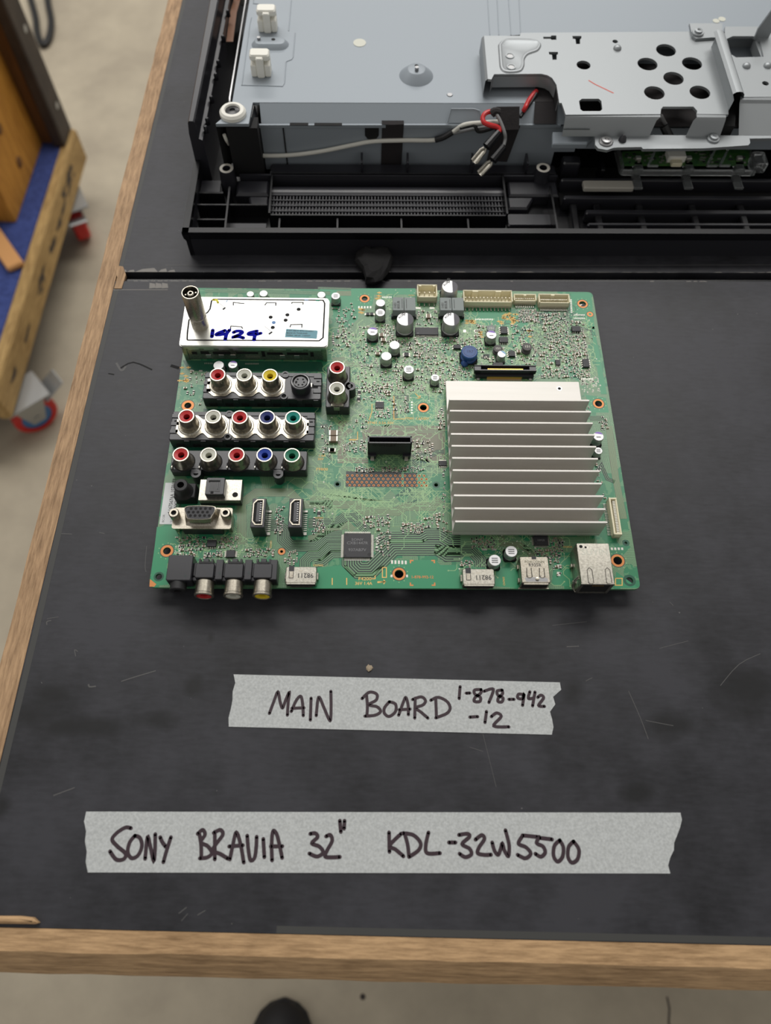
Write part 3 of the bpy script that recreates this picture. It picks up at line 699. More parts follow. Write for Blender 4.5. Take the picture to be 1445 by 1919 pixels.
# pressed bosses
m = MB(); u, v = pr(780, 142); m.lathe(u, v, [(11.4, ZT), (10.6, ZT+.8), (6.2, ZT+4.6), (5.4, ZT+5)], 'panel_grey', 30)
m.lathe(u, v-2.2, [(1.3, ZT+5), (1.3, ZT+7.4)], 'screw_steel', 10); m.disc(u, v+3, 1.3, ZT+5.05, 'dark_void', 10); tp('pressed_boss', m)
m = MB(); a, b = pr(489, 84), pr(524, 84)
rr = lambda r, z: [(a[0]+r*math.cos(t), a[1]+r*math.sin(t), z) for t in [math.pi/2+math.pi*i/10 for i in range(11)]]+[(b[0]+r*math.cos(t), b[1]+r*math.sin(t), z) for t in [-math.pi/2+math.pi*i/10 for i in range(11)]]
m.loft([rr(6.4, ZT), rr(5.8, ZT+.6), rr(4, ZT+2.8), rr(3.4, ZT+3)], 'panel_grey', sm=True)
m.lathe(a[0]-1, a[1]+1, [(1.2, ZT+3), (1.2, ZT+4.6)], 'screw_steel', 10); m.disc(b[0]-4, b[1]+1, 1.4, ZT+3.05, 'dark_void', 10); tp('pressed_boss', m)
# nylon cable clips
for cx, cy in ((503, 53), (491, 136)):
    u, v = pr(cx, cy); m = MB()
    for x0, x1, y0, z1 in ((-6.4, -2.4, -5, 8), (-2.4, 2.4, -6.2, 13), (2.4, 6.4, -5, 8)): m.box(u+x0, v+y0, ZT, u+x1, v+3, ZT+z1, 'white_nylon', .6)
    m.box(u-6.4, v-4, ZT+10, u+6.4, v+4, ZT+14, 'white_nylon', .9); m.box(u-6.4, v+1, ZT, u-4, v+3.4, ZT+11, 'white_nylon', .5); m.box(u+4, v+1, ZT, u+6.4, v+3.4, ZT+11, 'white_nylon', .5)
    tp('cable_clip', m)
for cx, cy, r in ((674, 80.5, 4.4), (1342, 39.5, 2.4), (1353, 36, 2.6)):
    m = MB(); u, v = pr(cx, cy); m.lathe(u, v, [(r, ZT), (r, ZT+.25)], 'white_plastic', 18); tp('white_plug', m)
m = MB(); u, v = pr(843, 178); m.lathe(u, v, [(2.0, ZT-1), (1.7, ZT+.4), (.8, ZT+.4)], 'screw_steel', 12); tp('screw', m)
m = MB(); a = pr(466, 232); b = pr(474, 192); m.poly([(a[0]+.2, a[1], 46), (46.4, 74.4, 39), (b[0]+1, b[1]-.4, 47.4)], 'gloss_black'); m.box(26, 63.6, 8, 46, 74, 45, 'dark_void'); tp('panel_bracket', m)
# ------------------------------------------------------------------ pressed steel stand bracket over the panel
BZ = 60.0
bz = lambda px, py, z=BZ: V(px, py, z)
qp = lambda x, y, z=BZ: V(*C('q', x, y), z)
kp = lambda x, y, z=BZ: V(*C('k', x, y), z)
front = kp(0, 1030)[1]
zf = 47.0
m = MB()
outline = [qp(95, 150), qp(470, 150), qp(476, 120), kp(690, 285), kp(980, 262), kp(1060, 990), (kp(1060, 1030)[0], front+.4), kp(775, 1028), kp(778, 1000), kp(745, 962), kp(470, 962), kp(452, 985), kp(448, 1030), qp(945, 972),
           qp(905, 850), qp(880, 850), qp(850, 660), qp(805, 590), qp(755, 560), qp(690, 546), qp(200, 550), qp(172, 605), qp(135, 600)]
def kc(x, y, r): return circ(*kp(x, y), r, 22)
holes = [kc(497, 453, 6.6), kc(330, 578, 6.6), kc(732, 573, 6.6), kc(565, 707, 6.6), kc(392, 838, 6.6), kc(803, 833, 6.6), circ(*qp(1132, 455), 4.6, 18), circ(*kp(38, 374), 1.9, 12)]
def qb(pts): return [qp(*p) for p in pts]
holes += [qb([(1085, 830), (1115, 806), (1290, 806), (1318, 830), (1328, 915), (1305, 935), (1125, 935), (1098, 915)]), qb([(712, 160), (790, 160), (795, 147), (848, 147), (850, 192), (795, 192), (790, 182), (714, 182)]),
          qb([(1016, 152), (1110, 152), (1110, 178), (1096, 186), (1096, 236), (1054, 236), (1048, 186), (1020, 180)]), qb([(770, 318), (866, 318), (866, 342), (852, 350), (852, 400), (808, 400), (804, 350), (774, 344)])]
m.plate(outline, holes, BZ-1.6, BZ, 'zinc_steel')
# front wall of the bracket bent down, with its foot flange
def wall(ua, ub, v0, z0, v1, z1, t=1.4):
    m.loft([[(u, v0, z0), (u, v1+.6, z1+1.2), (u, v1, z1), (u, v1-t, z1), (u, v0-t*.2, z0-t)] for u in (ua, ub)], 'zinc_steel')
uL, uN0, uN1, uR = qp(945, 972)[0], kp(448, 1030)[0], kp(775, 1030)[0], kp(1040, 1030)[0]
vw = front-4.6
def bend(ua, ub, da=0.0, db=0.0, zb=zf+.8):
    prof = [(front+1.2, BZ), (front-1.2, BZ-.9), (front-2.2, BZ-2.6), (vw, zb)]
    m.loft([[(ua-da*max(0, i-1)/2, v, z), (ub+db*max(0, i-1)/2, v, z)] for i, (v, z) in enumerate(prof)], 'zinc_steel', False, False, True, False)
bend(uL, uN0, 0, -4); bend(uN1, uR, 3.5, 0)
m.loft([[(uL, vw, zf+6), (qp(1250, 1100)[0], vw, zf+6)], [(uL, vw+.5, zf+5), (qp(1250, 1100)[0], vw+.5, zf+5)]], 'zinc_steel', False, False, False, False)
ft = [qp(1245, 1180, zf), qp(1250, 1300, zf), qp(1280, 1335, zf), qp(1375, 1352, zf), qp(1440, 1330, zf), kp(60, 1342, zf), kp(272, 1338, zf), kp(285, 1355, zf), kp(835, 1350, zf), kp(1235, 1322, zf), kp(1252, 1300, zf), kp(1245, 1262, zf), kp(1460, 1258, zf), kp(1800, 1258, zf),
      (kp(1800, 1180, zf)[0], vw+1.5), (qp(1245, 1180, zf)[0], vw+1.5)]
m.plate(ft, [], zf-1, zf+.9, 'zinc_steel')
# embossed dimple on the left arm
def emb(pts, z, i): return [(x, y, z) for x, y in (inset(pts, i) if i else pts)]
E0 = catmull([qp(*p) for p in [(240, 250), (300, 190), (420, 180), (620, 190), (690, 240), (660, 310), (560, 350), (520, 400), (515, 470), (470, 530), (330, 540), (265, 500), (250, 400), (240, 250)]], 4)[:-1]
if area2(E0) < 0: E0 = E0[::-1]
m.loft([emb(E0, BZ+.02, 0), emb(E0, BZ+.8, .8), emb(E0, BZ+.9, 1.7), emb(E0, BZ+.25, 3.0)], 'zinc_steel', False, True, True)
for x, y in ((365, 365), (378, 480)): m.lathe(*qp(x, y), [(3.0, BZ+.3), (2.9, BZ+.7), (2.2, BZ+.7), (1.9, BZ+.36)], 'zinc_steel', 16, cap1=False); m.disc(*qp(x, y), 2.0, BZ+.4, 'screw_steel')
# skirt under the left arm and around the curved cut-out
sk = [qp(172, 605), qp(200, 550), qp(690, 546), qp(755, 560), qp(805, 590), qp(850, 660), qp(875, 800)]
m.loft([[(p[0], p[1], z) for p in sk] for z in (BZ-9, BZ-1)], 'zinc_steel', False, False, False, False)
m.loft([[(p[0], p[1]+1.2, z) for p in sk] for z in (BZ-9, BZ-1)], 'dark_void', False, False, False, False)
lf = [qp(95, 150), qp(135, 600)]
m.loft([[(p[0]+d, p[1], z) for p in lf] for z, d in ((BZ, 0), (BZ-1.4, -1.4), (BZ-11, -1.8))], 'zinc_steel', False, False, True, False)
bk = [qp(95, 150), qp(476, 122), kp(690, 285), kp(1800, 240)]
m.loft([[(p[0], p[1]-.2, z) for p in bk] for z in (ZT, BZ-1)], 'zinc_steel', False, False, False, False)
# raised fold between the left plate and the right plate
zr = 71.0
A0, A1 = kp(985, 268, zr), kp(1165, 828, zr); Lb0, Lb1 = kp(905, 425), kp(1062, 995); R0, R1 = kp(1030, 300, BZ+.4), kp(1200, 870, BZ+.4)
def foldring(a, l, r):
    a, l, r = Vector((*a, zr)), Vector((*l, BZ-1)), Vector((*r, BZ))
    pts = [l, l+(a-l)*.5+Vector((-.4, 0, 1)), a+Vector((-3.6, 0, -1.6)), a+Vector((-2, 0, -.3)), a, a+Vector((2, 0, -.3)), a+Vector((3.6, 0, -1.8)), a+Vector((4.4, 0, -5)), r]
    return [tuple(p) for p in pts]
m.loft([foldring(A0, Lb0, R0), foldring(A1, Lb1, R1)], 'zinc_steel', False, False, True, False)
# right plate
rp = [R0, kp(1030, 240), kp(1800, 240), kp(1800, 872), R1]
h2 = [kp(*p) for p in [(1045, 350), (1100, 326), (1285, 326), (1345, 360), (1378, 512), (1130, 518), (1085, 490)]]
m.plate(rp, [h2, circ(*kp(1395, 752), 2.2, 12)], BZ-1.6, BZ, 'zinc_steel')
vb = kp(1300, 880)[1]
m.loft([[(R1[0]-2, v, z), (kp(1800, 900)[0], v, z)] for v, z in ((vb+1.2, BZ), (vb-1, BZ-.9), (vb-2, BZ-2.6), (vw+2, zf+.6))], 'zinc_steel', False, False, True, False)
# lug that overlaps the left plate with its screw
lug = [kp(700, 235), kp(995, 235), kp(995, 360), kp(900, 362), kp(760, 372), kp(725, 345)]
m.plate(lug, [], BZ, BZ+1.8, 'zinc_steel')
# bent-up tongue of the right plate window
t0, t1 = kp(1290, 335), kp(1420, 325)
m.loft([[(t0[0], t0[1], BZ-1), (t1[0], t1[1], BZ-1), (t1[0]+.3, t1[1], BZ+6), ((t0[0]+t1[0])/2+2, t0[1], BZ+18), ((t0[0]+t1[0])/2-2, t0[1], BZ+18), (t0[0]-.3, t0[1], BZ+6)],
        [(t0[0], t0[1]-1.4, BZ-1), (t1[0], t1[1]-1.4, BZ-1), (t1[0]+.3, t1[1]-1.4, BZ+6), ((t0[0]+t1[0])/2+2, t0[1]-1.4, BZ+18), ((t0[0]+t1[0])/2-2, t0[1]-1.4, BZ+18), (t0[0]-.3, t0[1]-1.4, BZ+6)]], 'zinc_steel')
m.box(t0[0]+1, kp(1340, 510)[1], BZ-8, t0[0]+3, t0[1], BZ-1.4, 'zinc_steel')
m.strip([qp(1185, 615), qp(1250, 655), qp(1445, 748)], .9, BZ+.06, 'red_pencil')
br = tp('stand_bracket', m, ang=30)
k = MB(); k.plate([(A0[0]+4, A0[1]-30), (A1[0]-12, vw+5), (A1[0]+4, vw+5), (A0[0]+14, A0[1]-30)], [], ZT-4, ZT+4, 'dark_void'); k.plate([(qp(960, 200)[0], vw+9), (A0[0]+60, vw+9), (A0[0]+60, qp(960, 200)[1]-6), (qp(960, 200)[0], qp(960, 200)[1]-6)], [circ(*kp(40, 700), 4, 12)], ZT+.1, ZT+.6, 'cloth_tape'); tp('shade_backing', k)  # added dark block and sheet: stand-in shade under the fold and bracket holes
def dome(x, y, r, h): 
    u, v = kp(x, y); k = MB(); k.lathe(u, v, [(r, BZ), (r*.95, BZ+h*.4), (r*.6, BZ+h*.85), (r*.15, BZ+h)], 'zinc_steel', 16); tp('rivet', k, br)
for p in ((57, 440), (1222, 600), (1412, 598)): dome(*p, 2.7, 2.2)
def bscrew(u, v, z, r=4.0, mm='zinc_steel'):
    k = MB(); k.lathe(u, v, [(r, z), (r, z+1), (r*.92, z+1.3), (r*.66, z+1.3), (r*.64, z+2.4), (r*.3, z+2.6), (r*.2, z+1.9)], mm, 18); tp('screw', k, br)
bscrew(*kp(783, 300, BZ+2), BZ+1.8); bscrew(*kp(916, 1270, zf), zf+.9); bscrew(*qp(1360, 1270, zf), zf+.5, 4.6, 'screw_steel')
m = MB(); m.lathe(*kp(98, 1280, zf), [(2.6, zf+.9), (2.2, zf+3), (.6, zf+5)], 'black_plastic', 12); tp('locating_pin', m, br)
# ------------------------------------------------------------------ wiring
def wire(name, pts, r, mm, k=6): m = MB(); m.tube(catmull(pts, k), r, mm, 9); return tp(name, m)
wp = lambda x, y, z: (*V(*C('w', x, y), z), z)
vp = lambda x, y, z: (*V(x, y, z), z)
wire('white_cable', [vp(420, 252, 40), vp(424, 262, 36), vp(429, 270, 30)], 1.1, 'white_wire')
def onface(px, py, off):        # a point lying in front of the upright face
    z = 39.0
    for _ in range(30):
        u, v = V(px, py, z); z += (v-(74-off))*.8
    return (*V(px, py, z), z)
wire('white_cable', [vp(444, 282, 20), onface(478, 291, 3), onface(540, 291, 3), onface(600, 284, 3), onface(660, 272, 2.2), onface(700, 265, 1.8), onface(760, 263, 1.6), onface(818, 262, 2.2), onface(848, 248, 3), onface(870, 234, 5), onface(905, 230, 5), onface(935, 228, 4)], 1.35, 'white_wire')
wire('black_sleeve', [onface(816, 262, 2.2), onface(832, 257, 2.8), onface(849, 247, 3)], 1.9, 'cable_black')
wire('black_cable', [onface(862, 240, 5), onface(888, 235, 6), onface(896, 246, 7), onface(915, 243, 6), onface(932, 236, 4)], 1.2, 'cable_black')
wire('grey_cable', [onface(850, 250, 4), onface(880, 243, 4), onface(905, 239, 4), onface(930, 236, 4)], 1.0, 'grey_wire')
def facetape(pts, off=.5):      # black cloth tape lying on the upright face or the slope
    a = [onface(*p, off) for p in pts]; m = MB(); n = [(x, y-.35, z) for x, y, z in a]
    m.loft([a, n], 'cloth_tape'); tp('cloth_tape', m)
facetape([(714, 311), (716, 234), (757, 232), (752, 309)])
m = MB(); a = [onface(715.5, 236, .6), onface(757, 235, .6)]; m.loft([[(a[0][0], 73.3, 40.9), (a[1][0], 73.3, 40.9)], [(a[0][0], 77, 41.6), (a[1][0], 77, 41.6)]], 'cloth_tape', False, False, False, False); tp('cloth_tape', m)
facetape([(912, 301), (930, 236), (975, 236), (950, 303)], .8)
ws = lambda x, y, z: V(*C('w', x, y), z)
m = MB(); pts = [ws(610, 225, 50), ws(855, 222, 50), ws(862, 390, 45), ws(625, 400, 45)]
m.loft([[(*pts[0], 50.2), (*pts[1], 50.2), (*pts[2], 41), (*pts[3], 41)], [(pts[0][0], pts[0][1]-.5, 49.8), (pts[1][0], pts[1][1]-.5, 49.8), (pts[2][0], pts[2][1]-.5, 40.6), (pts[3][0], pts[3][1]-.5, 40.6)]], 'cloth_tape'); tp('cloth_tape', m)
m = MB(); p = [ws(1020, -20, 48.6), ws(1200, -20, 48.6), ws(1250, 170, 48.6), ws(1015, 170, 48.6)]; m.plate(p, [], ZT+.1, ZT+.6, 'cloth_tape')
q0, q1 = ws(1228, 370, 41), ws(992, 370, 41)
m.loft([[(*p[3], ZT+.5), (*p[2], ZT+.5)], [(q1[0], 74.2, 41.4), (q0[0], 74.2, 41.4)]][::-1], 'cloth_tape', False, False, False, False); tp('cloth_tape', m)
wire('red_wire', [wp(1030, 60, 50), wp(1000, 90, 50), wp(945, 165, 49.5), wp(915, 230, 49), wp(895, 265, 47)], 1.5, 'red_wire')
wire('black_cable', [wp(1028, 85, 50), wp(960, 195, 48), wp(900, 275, 46), wp(862, 330, 45)], 1.2, 'cable_black')
wire('red_wire', [wp(610, 278, 52), wp(540, 275, 53), wp(490, 300, 53), wp(470, 345, 52), wp(490, 390, 51), wp(550, 415, 50), wp(610, 430, 49), wp(645, 455, 48), wp(640, 490, 47)], 1.5, 'red_wire')
wire('grey_cable', [wp(590, 290, 52), wp(625, 320, 52), wp(665, 400, 50), wp(700, 500, 47), wp(705, 560, 44), wp(690, 625, 42)], 1.1, 'grey_wire')
wire('heat_shrink', [wp(560, 300, 52), wp(590, 275, 53), wp(640, 285, 52)], 2.6, 'cloth_tape')
for a, b, c, d in (((640, 490, 47), (510, 640, 42), (495, 655, 41), (380, 795, 36)), ((690, 640, 42), (575, 780, 37), (560, 795, 36), (440, 920, 31))):
    m = MB(); m.tube([wp(*a), wp(*b)], [2.4, 2.9], 'gloss_black', 10); s = tp('terminal_sleeve', m)
    A, Bq = Vector(wp(*c)), Vector(wp(*d)); dr = (Bq-A); n = Vector((-dr.y, dr.x, 0)).normalized()
    m = MB()
    for k in (-1, 1): m.tube([tuple(A+n*k*.8), tuple(A+dr*.2+n*k*1.9), tuple(Bq+n*k*1.9)], .8, 'tin', 6)
    m.loft([[tuple(A+n*1.0+Vector((0, 0, -.6))), tuple(A-n*1.0+Vector((0, 0, -.6)))], [tuple(Bq+n*1.8+Vector((0, 0, -.6))), tuple(Bq-n*1.8+Vector((0, 0, -.6)))]], 'tin', False, False, False, False)
    tp('spade_terminal', m, s)
wire('grey_cable', [(*kp(450, 1045, 56), 56), (*kp(480, 1100, 50), 50), (*kp(510, 1150, 47), 47)], 1.3, 'grey_wire'); 
m = MB(); m.tube([(*kp(480, 1140, 49), 49), (*kp(545, 1275, 42), 42)], 2.8, 'cable_black', 9); tp('terminal_sleeve', m)
# ------------------------------------------------------------------ indicator board in its clear holder at the front of the panel
xp = lambda x, y, z: V(*C('x', x, y), z)
zi = 20.0
m = MB(); m.prism([xp(400, 240, zi), xp(390, 330, zi), xp(1280, 330, zi), xp(1310, 215, zi)], zi-1.4, zi, 'led_board_green')
random.seed(5)
for k in range(60):
    x, y = xp(random.uniform(420, 1270), random.uniform(245, 322), zi); w = random.uniform(.5, 1.4); m.box(x-w, y-.5, zi, x+w, y+.5, zi+.6, random.choice(['solder', 'chip_black', 'tin']))
ib = tp('indicator_board', m)
m = MB(); a = xp(705, 300, zi); b = xp(830, 300, zi); m.box(a[0], a[1]-3, zi, b[0], a[1]+6, zi+5, 'white_nylon', .6); m.box(a[0]+2, a[1]-7, zi, b[0]-3, a[1]-3, zi+3, 'cream_nylon', .4); tp('cable_connector', m, ib)
m = MB(); e0, e1 = xp(385, 380, 17), xp(1330, 380, 17)
m.box(e0[0], e0[1]-2, 15, e1[0], e0[1]+1, 18.5, 'clear_plastic', .6); m.box(e0[0], e0[1], 14, e0[0]+2, e0[1]+22, 21, 'clear_plastic', .6); m.box(e1[0]-2, e0[1], 14, e1[0], e0[1]+22, 21, 'clear_plastic', .6)
m.box(e1[0], e0[1]+3, 13, e1[0]+9, e0[1]+16, 21, 'clear_plastic', 1)
for x in (605, 1020, 1110): 
    c0 = xp(x-30, 350, zi); c1 = xp(x+20, 250, zi); m.tube([(*c0, zi+1), (*c1, zi+2.5)], .8, 'clear_plastic', 6); m.tube([(*c0, zi+1), (c0[0]+7, c0[1], zi+1)], .8, 'clear_plastic', 6)
for x in (505, 860, 1215):
    c = xp(x, 365, 17); d = xp(x+8, 505, 14); m.box(c[0]-3, c[1]-4, 16, c[0]+3, c[1]+4, 20, 'clear_plastic', .6); m.box(d[0]-3, d[1], 13, d[0]+3, c[1], 15, 'clear_plastic', .6); m.box(c[0]-2, c[1]+4, zi, c[0]+2, c[1]+7, zi+2.4, 'solder', .4)
tp('clear_holder', m, ib)
m = MB(); a = xp(130, 500, 14); b = xp(470, 448, 14); m.box(a[0], a[1], 11, b[0], b[1], 14.6, 'lens_grey', .6); tp('sensor_lens', m)
m = MB(); m.box(18, 250, 20, 26, 262, 40, 'white_nylon', 2); m.box(17, 236, 20, 25, 246, 38, 'white_nylon', 2); tp('cable_connector', m)
m = MB(); m.loft([[(14, 180, 28), (19, 180, 28)], [(15, 210, 31), (20, 210, 31)], [(17, 236, 30), (22, 236, 30)]], 'copper_brown', False, False, True, False); tp('ribbon_cable', m)
# ================================================================== main circuit board
board = thing('circuit_board', 'green television main circuit board with jacks and an aluminium heatsink lying on the bench', 'circuit board', (*BO, 0), BA)
BW, BD = 250.0, 197.2
OCC = []                                            # footprints taken by larger components (board mm)
def occ(x0, y0, x1, y1, g=.6): OCC.append((min(x0, x1)-g, min(y0, y1)-g, max(x0, x1)+g, max(y0, y1)+g))
def free(x, y, r=.6): return not any(a-r < x < c+r and b-r < y < d+r for a, b, c, d in OCC)
def bp(name, mb, par=None, ang=35):
    return mb.build(name, board, (0, 0, ZB), ang=ang) if par is None else mb.build(name, par, ang=ang)
def frame(n, p0, p1, z):                            # two crop corners -> sorted rectangle
    a = BC(n, *p0, z); b = BC(n, *p1, z); return min(a[0], b[0]), min(a[1], b[1]), max(a[0], b[0]), max(a[1], b[1])
# ---- laminate with holes
ringed = [('4', 198, 342, 2.0, 3.5), ('2', 402, 287, 1.9, 3.0), ('3', 1165, 335, 2.2, 3.2), ('6', 1075, 410, 2.0, 3.1), ('h', 1090, 240, 2.1, 3.2), ('8', 1220, 255, 2.3, 3.5), ('7', 845, 940, 2.3, 3.4), ('5', 140, 690, 2.0, 3.3)]
small_ring = [('3', 1232, 428, .9, 1.9), ('5', 1053, 695, .8, 1.9)]
plain = [('5', 75, 895, 1.7, 2.6), ('8', 1300, 390, 1.9, 3.2), ('6', 180, 1207, 1.1, 2.0), ('6', 1208, 1215, 1.1, 2.0), ('7', 130, 783, 1.0, 1.5), ('7', 1313, 795, 1.0, 1.5), ('8', 1275, 135, .8, 1.9)]
holes = []; pads = []
for n, x, y, r, R in ringed+small_ring+plain:
    u, v = BC(n, x, y); holes.append(circ(u, v, r, 20)); pads.append((u, v, r, R)); occ(u-R-1, v-R-1, u+R+1, v+R+1)
m = MB()
m.plate(rrect(0, 0, BW, BD, 3), holes, -1.6, 0, 'solder_mask', 'board_edge', 'mask_plain')
# plain copper-pour areas (solid green)
def inside(p, q):
    c = False
    for i in range(len(q)):
        a, b = q[i-1], q[i]
        if (a[1] > p[1]) != (b[1] > p[1]) and p[0] < (b[0]-a[0])*(p[1]-a[1])/(b[1]-a[1])+a[0]: c = not c
    return c
def pour(n, pts, mm='mask_plain', z=.010):
    q = [BC(n, *p) for p in pts]; q = q if area2(q) > 0 else q[::-1]
    hh = [circ(u, v, R, 20)[::-1] for u, v, r, R in pads if all(inside(p, q) for p in circ(u, v, R+.1, 8))]
    fl_ = [p for l in [q]+hh for p in l]; b = m.add([(p[0], p[1], z) for p in fl_])
    for t in tessellate_polygon([[Vector((p[0], p[1], 0)) for p in l] for l in [q]+hh]):
        a0, b0, c0 = (fl_[i] for i in t)
        if (b0[0]-a0[0])*(c0[1]-a0[1])-(b0[1]-a0[1])*(c0[0]-a0[0]) < 0: t = t[::-1]
        m.fc([b+i for i in t], mm)
def onhole(x, y): return any((x-u)**2+(y-v)**2 < (R+.8)**2 for u, v, r, R in pads)
pour('7', [(0, 880), (290, 850), (370, 960), (560, 960), (760, 800), (1210, 800), (1260, 850), (1445, 850), (1445, 1085), (0, 1085)])
pour('5', [(5, 970), (60, 500), (180, 490), (230, 560), (240, 760), (205, 775), (150, 960)])
pour('6', [(520, 560), (490, 420), (520, 360), (690, 300), (760, 470), (860, 540), (700, 610), (520, 590)]); pour('6', [(930, 290), (1000, 250), (1190, 300), (1195, 580), (930, 580), (900, 520)])
pour('2', [(0, 195), (860, 195), (860, 250), (490, 250), (470, 350), (345, 370), (340, 470), (250, 560), (120, 470), (110, 330), (0, 300)]); pour('3', [(1060, 240), (1240, 235), (1275, 560), (1210, 560), (1180, 420), (1080, 430), (1060, 300)])
pour('3', [(100, 390), (360, 400), (420, 420), (560, 430), (690, 520), (680, 720), (560, 760), (500, 560), (240, 520), (100, 470)]); pour('3', [(1240, 540), (1270, 540), (1385, 1150), (1330, 1150)])
pour('h', [(1000, 180), (1140, 200), (1160, 300), (1040, 300)]); pour('8', [(390, 430), (560, 440), (540, 300), (400, 310)]); pour('8', [(1210, 330), (1360, 440), (1200, 440)]); pour('8', [(770, 420), (900, 430), (900, 200), (800, 200)])
pour('6', [(930, 960), (1080, 920), (1150, 990), (1000, 990)], 'mask_dark'); pour('7', [(800, 160), (920, 80), (960, 80), (985, 150)], 'mask_dark', .03); pour('7', [(860, 245), (1030, 190), (1040, 260), (960, 300), (860, 260)], 'mask_dark', .03)
pour('4', [(160, 20), (1150, 30), (1180, 100), (310, 100), (200, 90)], 'mask_dark'); pour('4', [(310, 365), (1150, 360), (1150, 390), (310, 385)], 'mask_dark'); pour('4', [(85, 640), (1095, 655), (1090, 670), (95, 662)], 'mask_dark')  # dark green between tuner and jack rows: their shade put into the mask colour
pour('6', [(700, 590), (900, 600), (1300, 600), (1300, 1000), (1150, 980), (950, 950), (950, 700), (520, 700), (450, 760), (430, 640), (600, 610)], 'mask_brown'); pour('6', [(190, 560), (300, 540), (240, 620), (240, 930), (500, 940), (500, 990), (180, 990)], 'mask_brown')
# black bare strips
for n, a, b in (('6', (270, 1075), (850, 1240)), ('6', (870, 1090), (1010, 1240))): r = frame(n, a, b, 0); m.rect(*r, .042, 'mask_gap')
# ---- bundles of traces: n lines running side by side over a bare strip
def bundle(n, pts, k, pitch, w=.5, gap='mask_gap', mm='bus_trace', z=.036):
    P = [Vector(BC(n, *p)) for p in pts]; pitch *= .6; w *= .48
    m.strip([tuple(p) for p in P], k*pitch+.3, z, gap)
    N = []
    for i in range(len(P)):
        d = Vector((0, 0))
        if i: d += (P[i]-P[i-1]).normalized()
        if i < len(P)-1: d += (P[i+1]-P[i]).normalized()
        d.normalize(); q = Vector((-d.y, d.x)); e = (P[min(i+1, len(P)-1)]-P[min(i+1, len(P)-1)-1]).normalized(); c = max(.5, q.dot(Vector((-e.y, e.x)))); N.append(q/c)
    for j in range(k):
        o = (j-(k-1)/2)*pitch; m.strip([tuple(p+q*o) for p, q in zip(P, N)], w, z+.012, mm)
bundle('m', [(925, 470), (1090, 470), (1130, 434), (1185, 434), (1262, 512)], 6, 1.45, .75)
bundle('m', [(712, 482), (750, 482), (785, 510), (785, 560), (825, 598), (965, 598), (1020, 545), (1115, 545)], 7, 1.5, .75)
bundle('m', [(925, 560), (975, 548), (1050, 500), (1150, 480), (1180, 512)], 5, 1.2, .6, 'mask_brown')
bundle('m', [(905, 720), (905, 685), (935, 655), (990, 655), (1045, 605), (1115, 605)], 6, 1.5, .8)
bundle('m', [(960, 700), (1005, 690), (1060, 645), (1115, 645)], 4, 1.7, .9)
bundle('7', [(385, 795), (385, 850), (440, 905), (560, 905), (790, 675), (1235, 675), (1330, 735), (1460, 735)], 7, 2.1, 1.0); bundle('7', [(290, 790), (290, 850), (390, 950), (580, 950), (690, 860)], 2, 1.5, .7)
bundle('7', [(620, 650), (720, 575), (1060, 575), (1120, 540), (1250, 540), (1350, 600), (1460, 605)], 5, 2.0, 1.0)
bundle('7', [(-50, 205), (90, 205), (180, 250), (400, 250), (520, 315), (830, 315), (900, 265), (1180, 265), (1260, 190)], 5, 1.5, .85, 'mask_brown')
bundle('5', [(735, 640), (735, 310), (850, 225), (1120, 225), (1210, 320), (1300, 320), (1460, 320)], 6, 1.25, .7, 'mask_brown')
bundle('8', [(-20, 180), (40, 190), (230, 190), (290, 250), (290, 300)], 6, 1.6, .8); 
bundle('8', [(430, 90), (440, 140), (560, 150), (620, 190), (640, 230)], 3, 1.5, .6, 'mask_brown'); bundle('8', [(580, 160), (660, 200), (800, 170), (830, 100)], 3, 1.1, .5, 'mask_brown')
bundle('h', [(1160, 390), (1205, 740), (1260, 1020)], 6, .95, .5, 'mask_brown'); bundle('h', [(1030, 340), (1110, 340), (1140, 380)], 4, 1.2, .6); bundle('h', [(1050, 740), (1110, 660), (1150, 750), (1200, 770)], 2, 1.6, .5)
bundle('6', [(330, 640), (240, 700), (240, 900), (290, 960), (500, 960)], 2, 2.2, .6, 'mask_brown'); bundle('6', [(780, 520), (780, 300), (900, 300), (900, 470)], 3, 1.3, .5); bundle('6', [(0, 600), (60, 600), (60, 880), (140, 960)], 2, 1.4, .6)
bundle('6', [(500, 610), (690, 640), (850, 640), (960, 660), (1290, 660)], 2, 1.6, .5, 'mask_brown'); bundle('6', [(950, 960), (1000, 1010), (1160, 1020)], 1, 1.5, 1.0); bundle('6', [(1290, 870), (1220, 870), (1180, 900), (960, 900)], 3, 1.2, .5)
bundle('3', [(870, 470), (910, 540), (920, 680), (950, 780), (950, 860)], 4, 1.1, .6); bundle('3', [(1170, 570), (1210, 700)], 5, 1.1, .5, 'mask_brown'); bundle('3', [(730, 730), (800, 790), (770, 900)], 5, 1.1, .5, 'mask_brown'); bundle('3', [(1060, 680), (1100, 800), (1080, 900)], 4, 1.0, .5, 'mask_brown')
bundle('2', [(860, 750), (960, 810), (1060, 760)], 5, 1.3, .6, 'mask_brown'); bundle('2', [(720, 740), (820, 740), (940, 830)], 3, 1.3, .6, 'mask_brown'); bundle('2', [(110, 840), (210, 830), (250, 880), (420, 890)], 4, 1.1, .6, 'mask_brown'); bundle('2', [(1090, 780), (1200, 960), (1270, 1010)], 5, .9, .5, 'mask_brown')
bundle('1', [(310, 215), (900, 225), (1440, 240)], 3, 1.5, .8, 'mask_dark'); bundle('2', [(150, 240), (280, 240)], 5, 1.2, .5, 'mask_brown'); bundle('2', [(-20, 190), (280, 200)], 3, .8, .4)
random.seed(21)
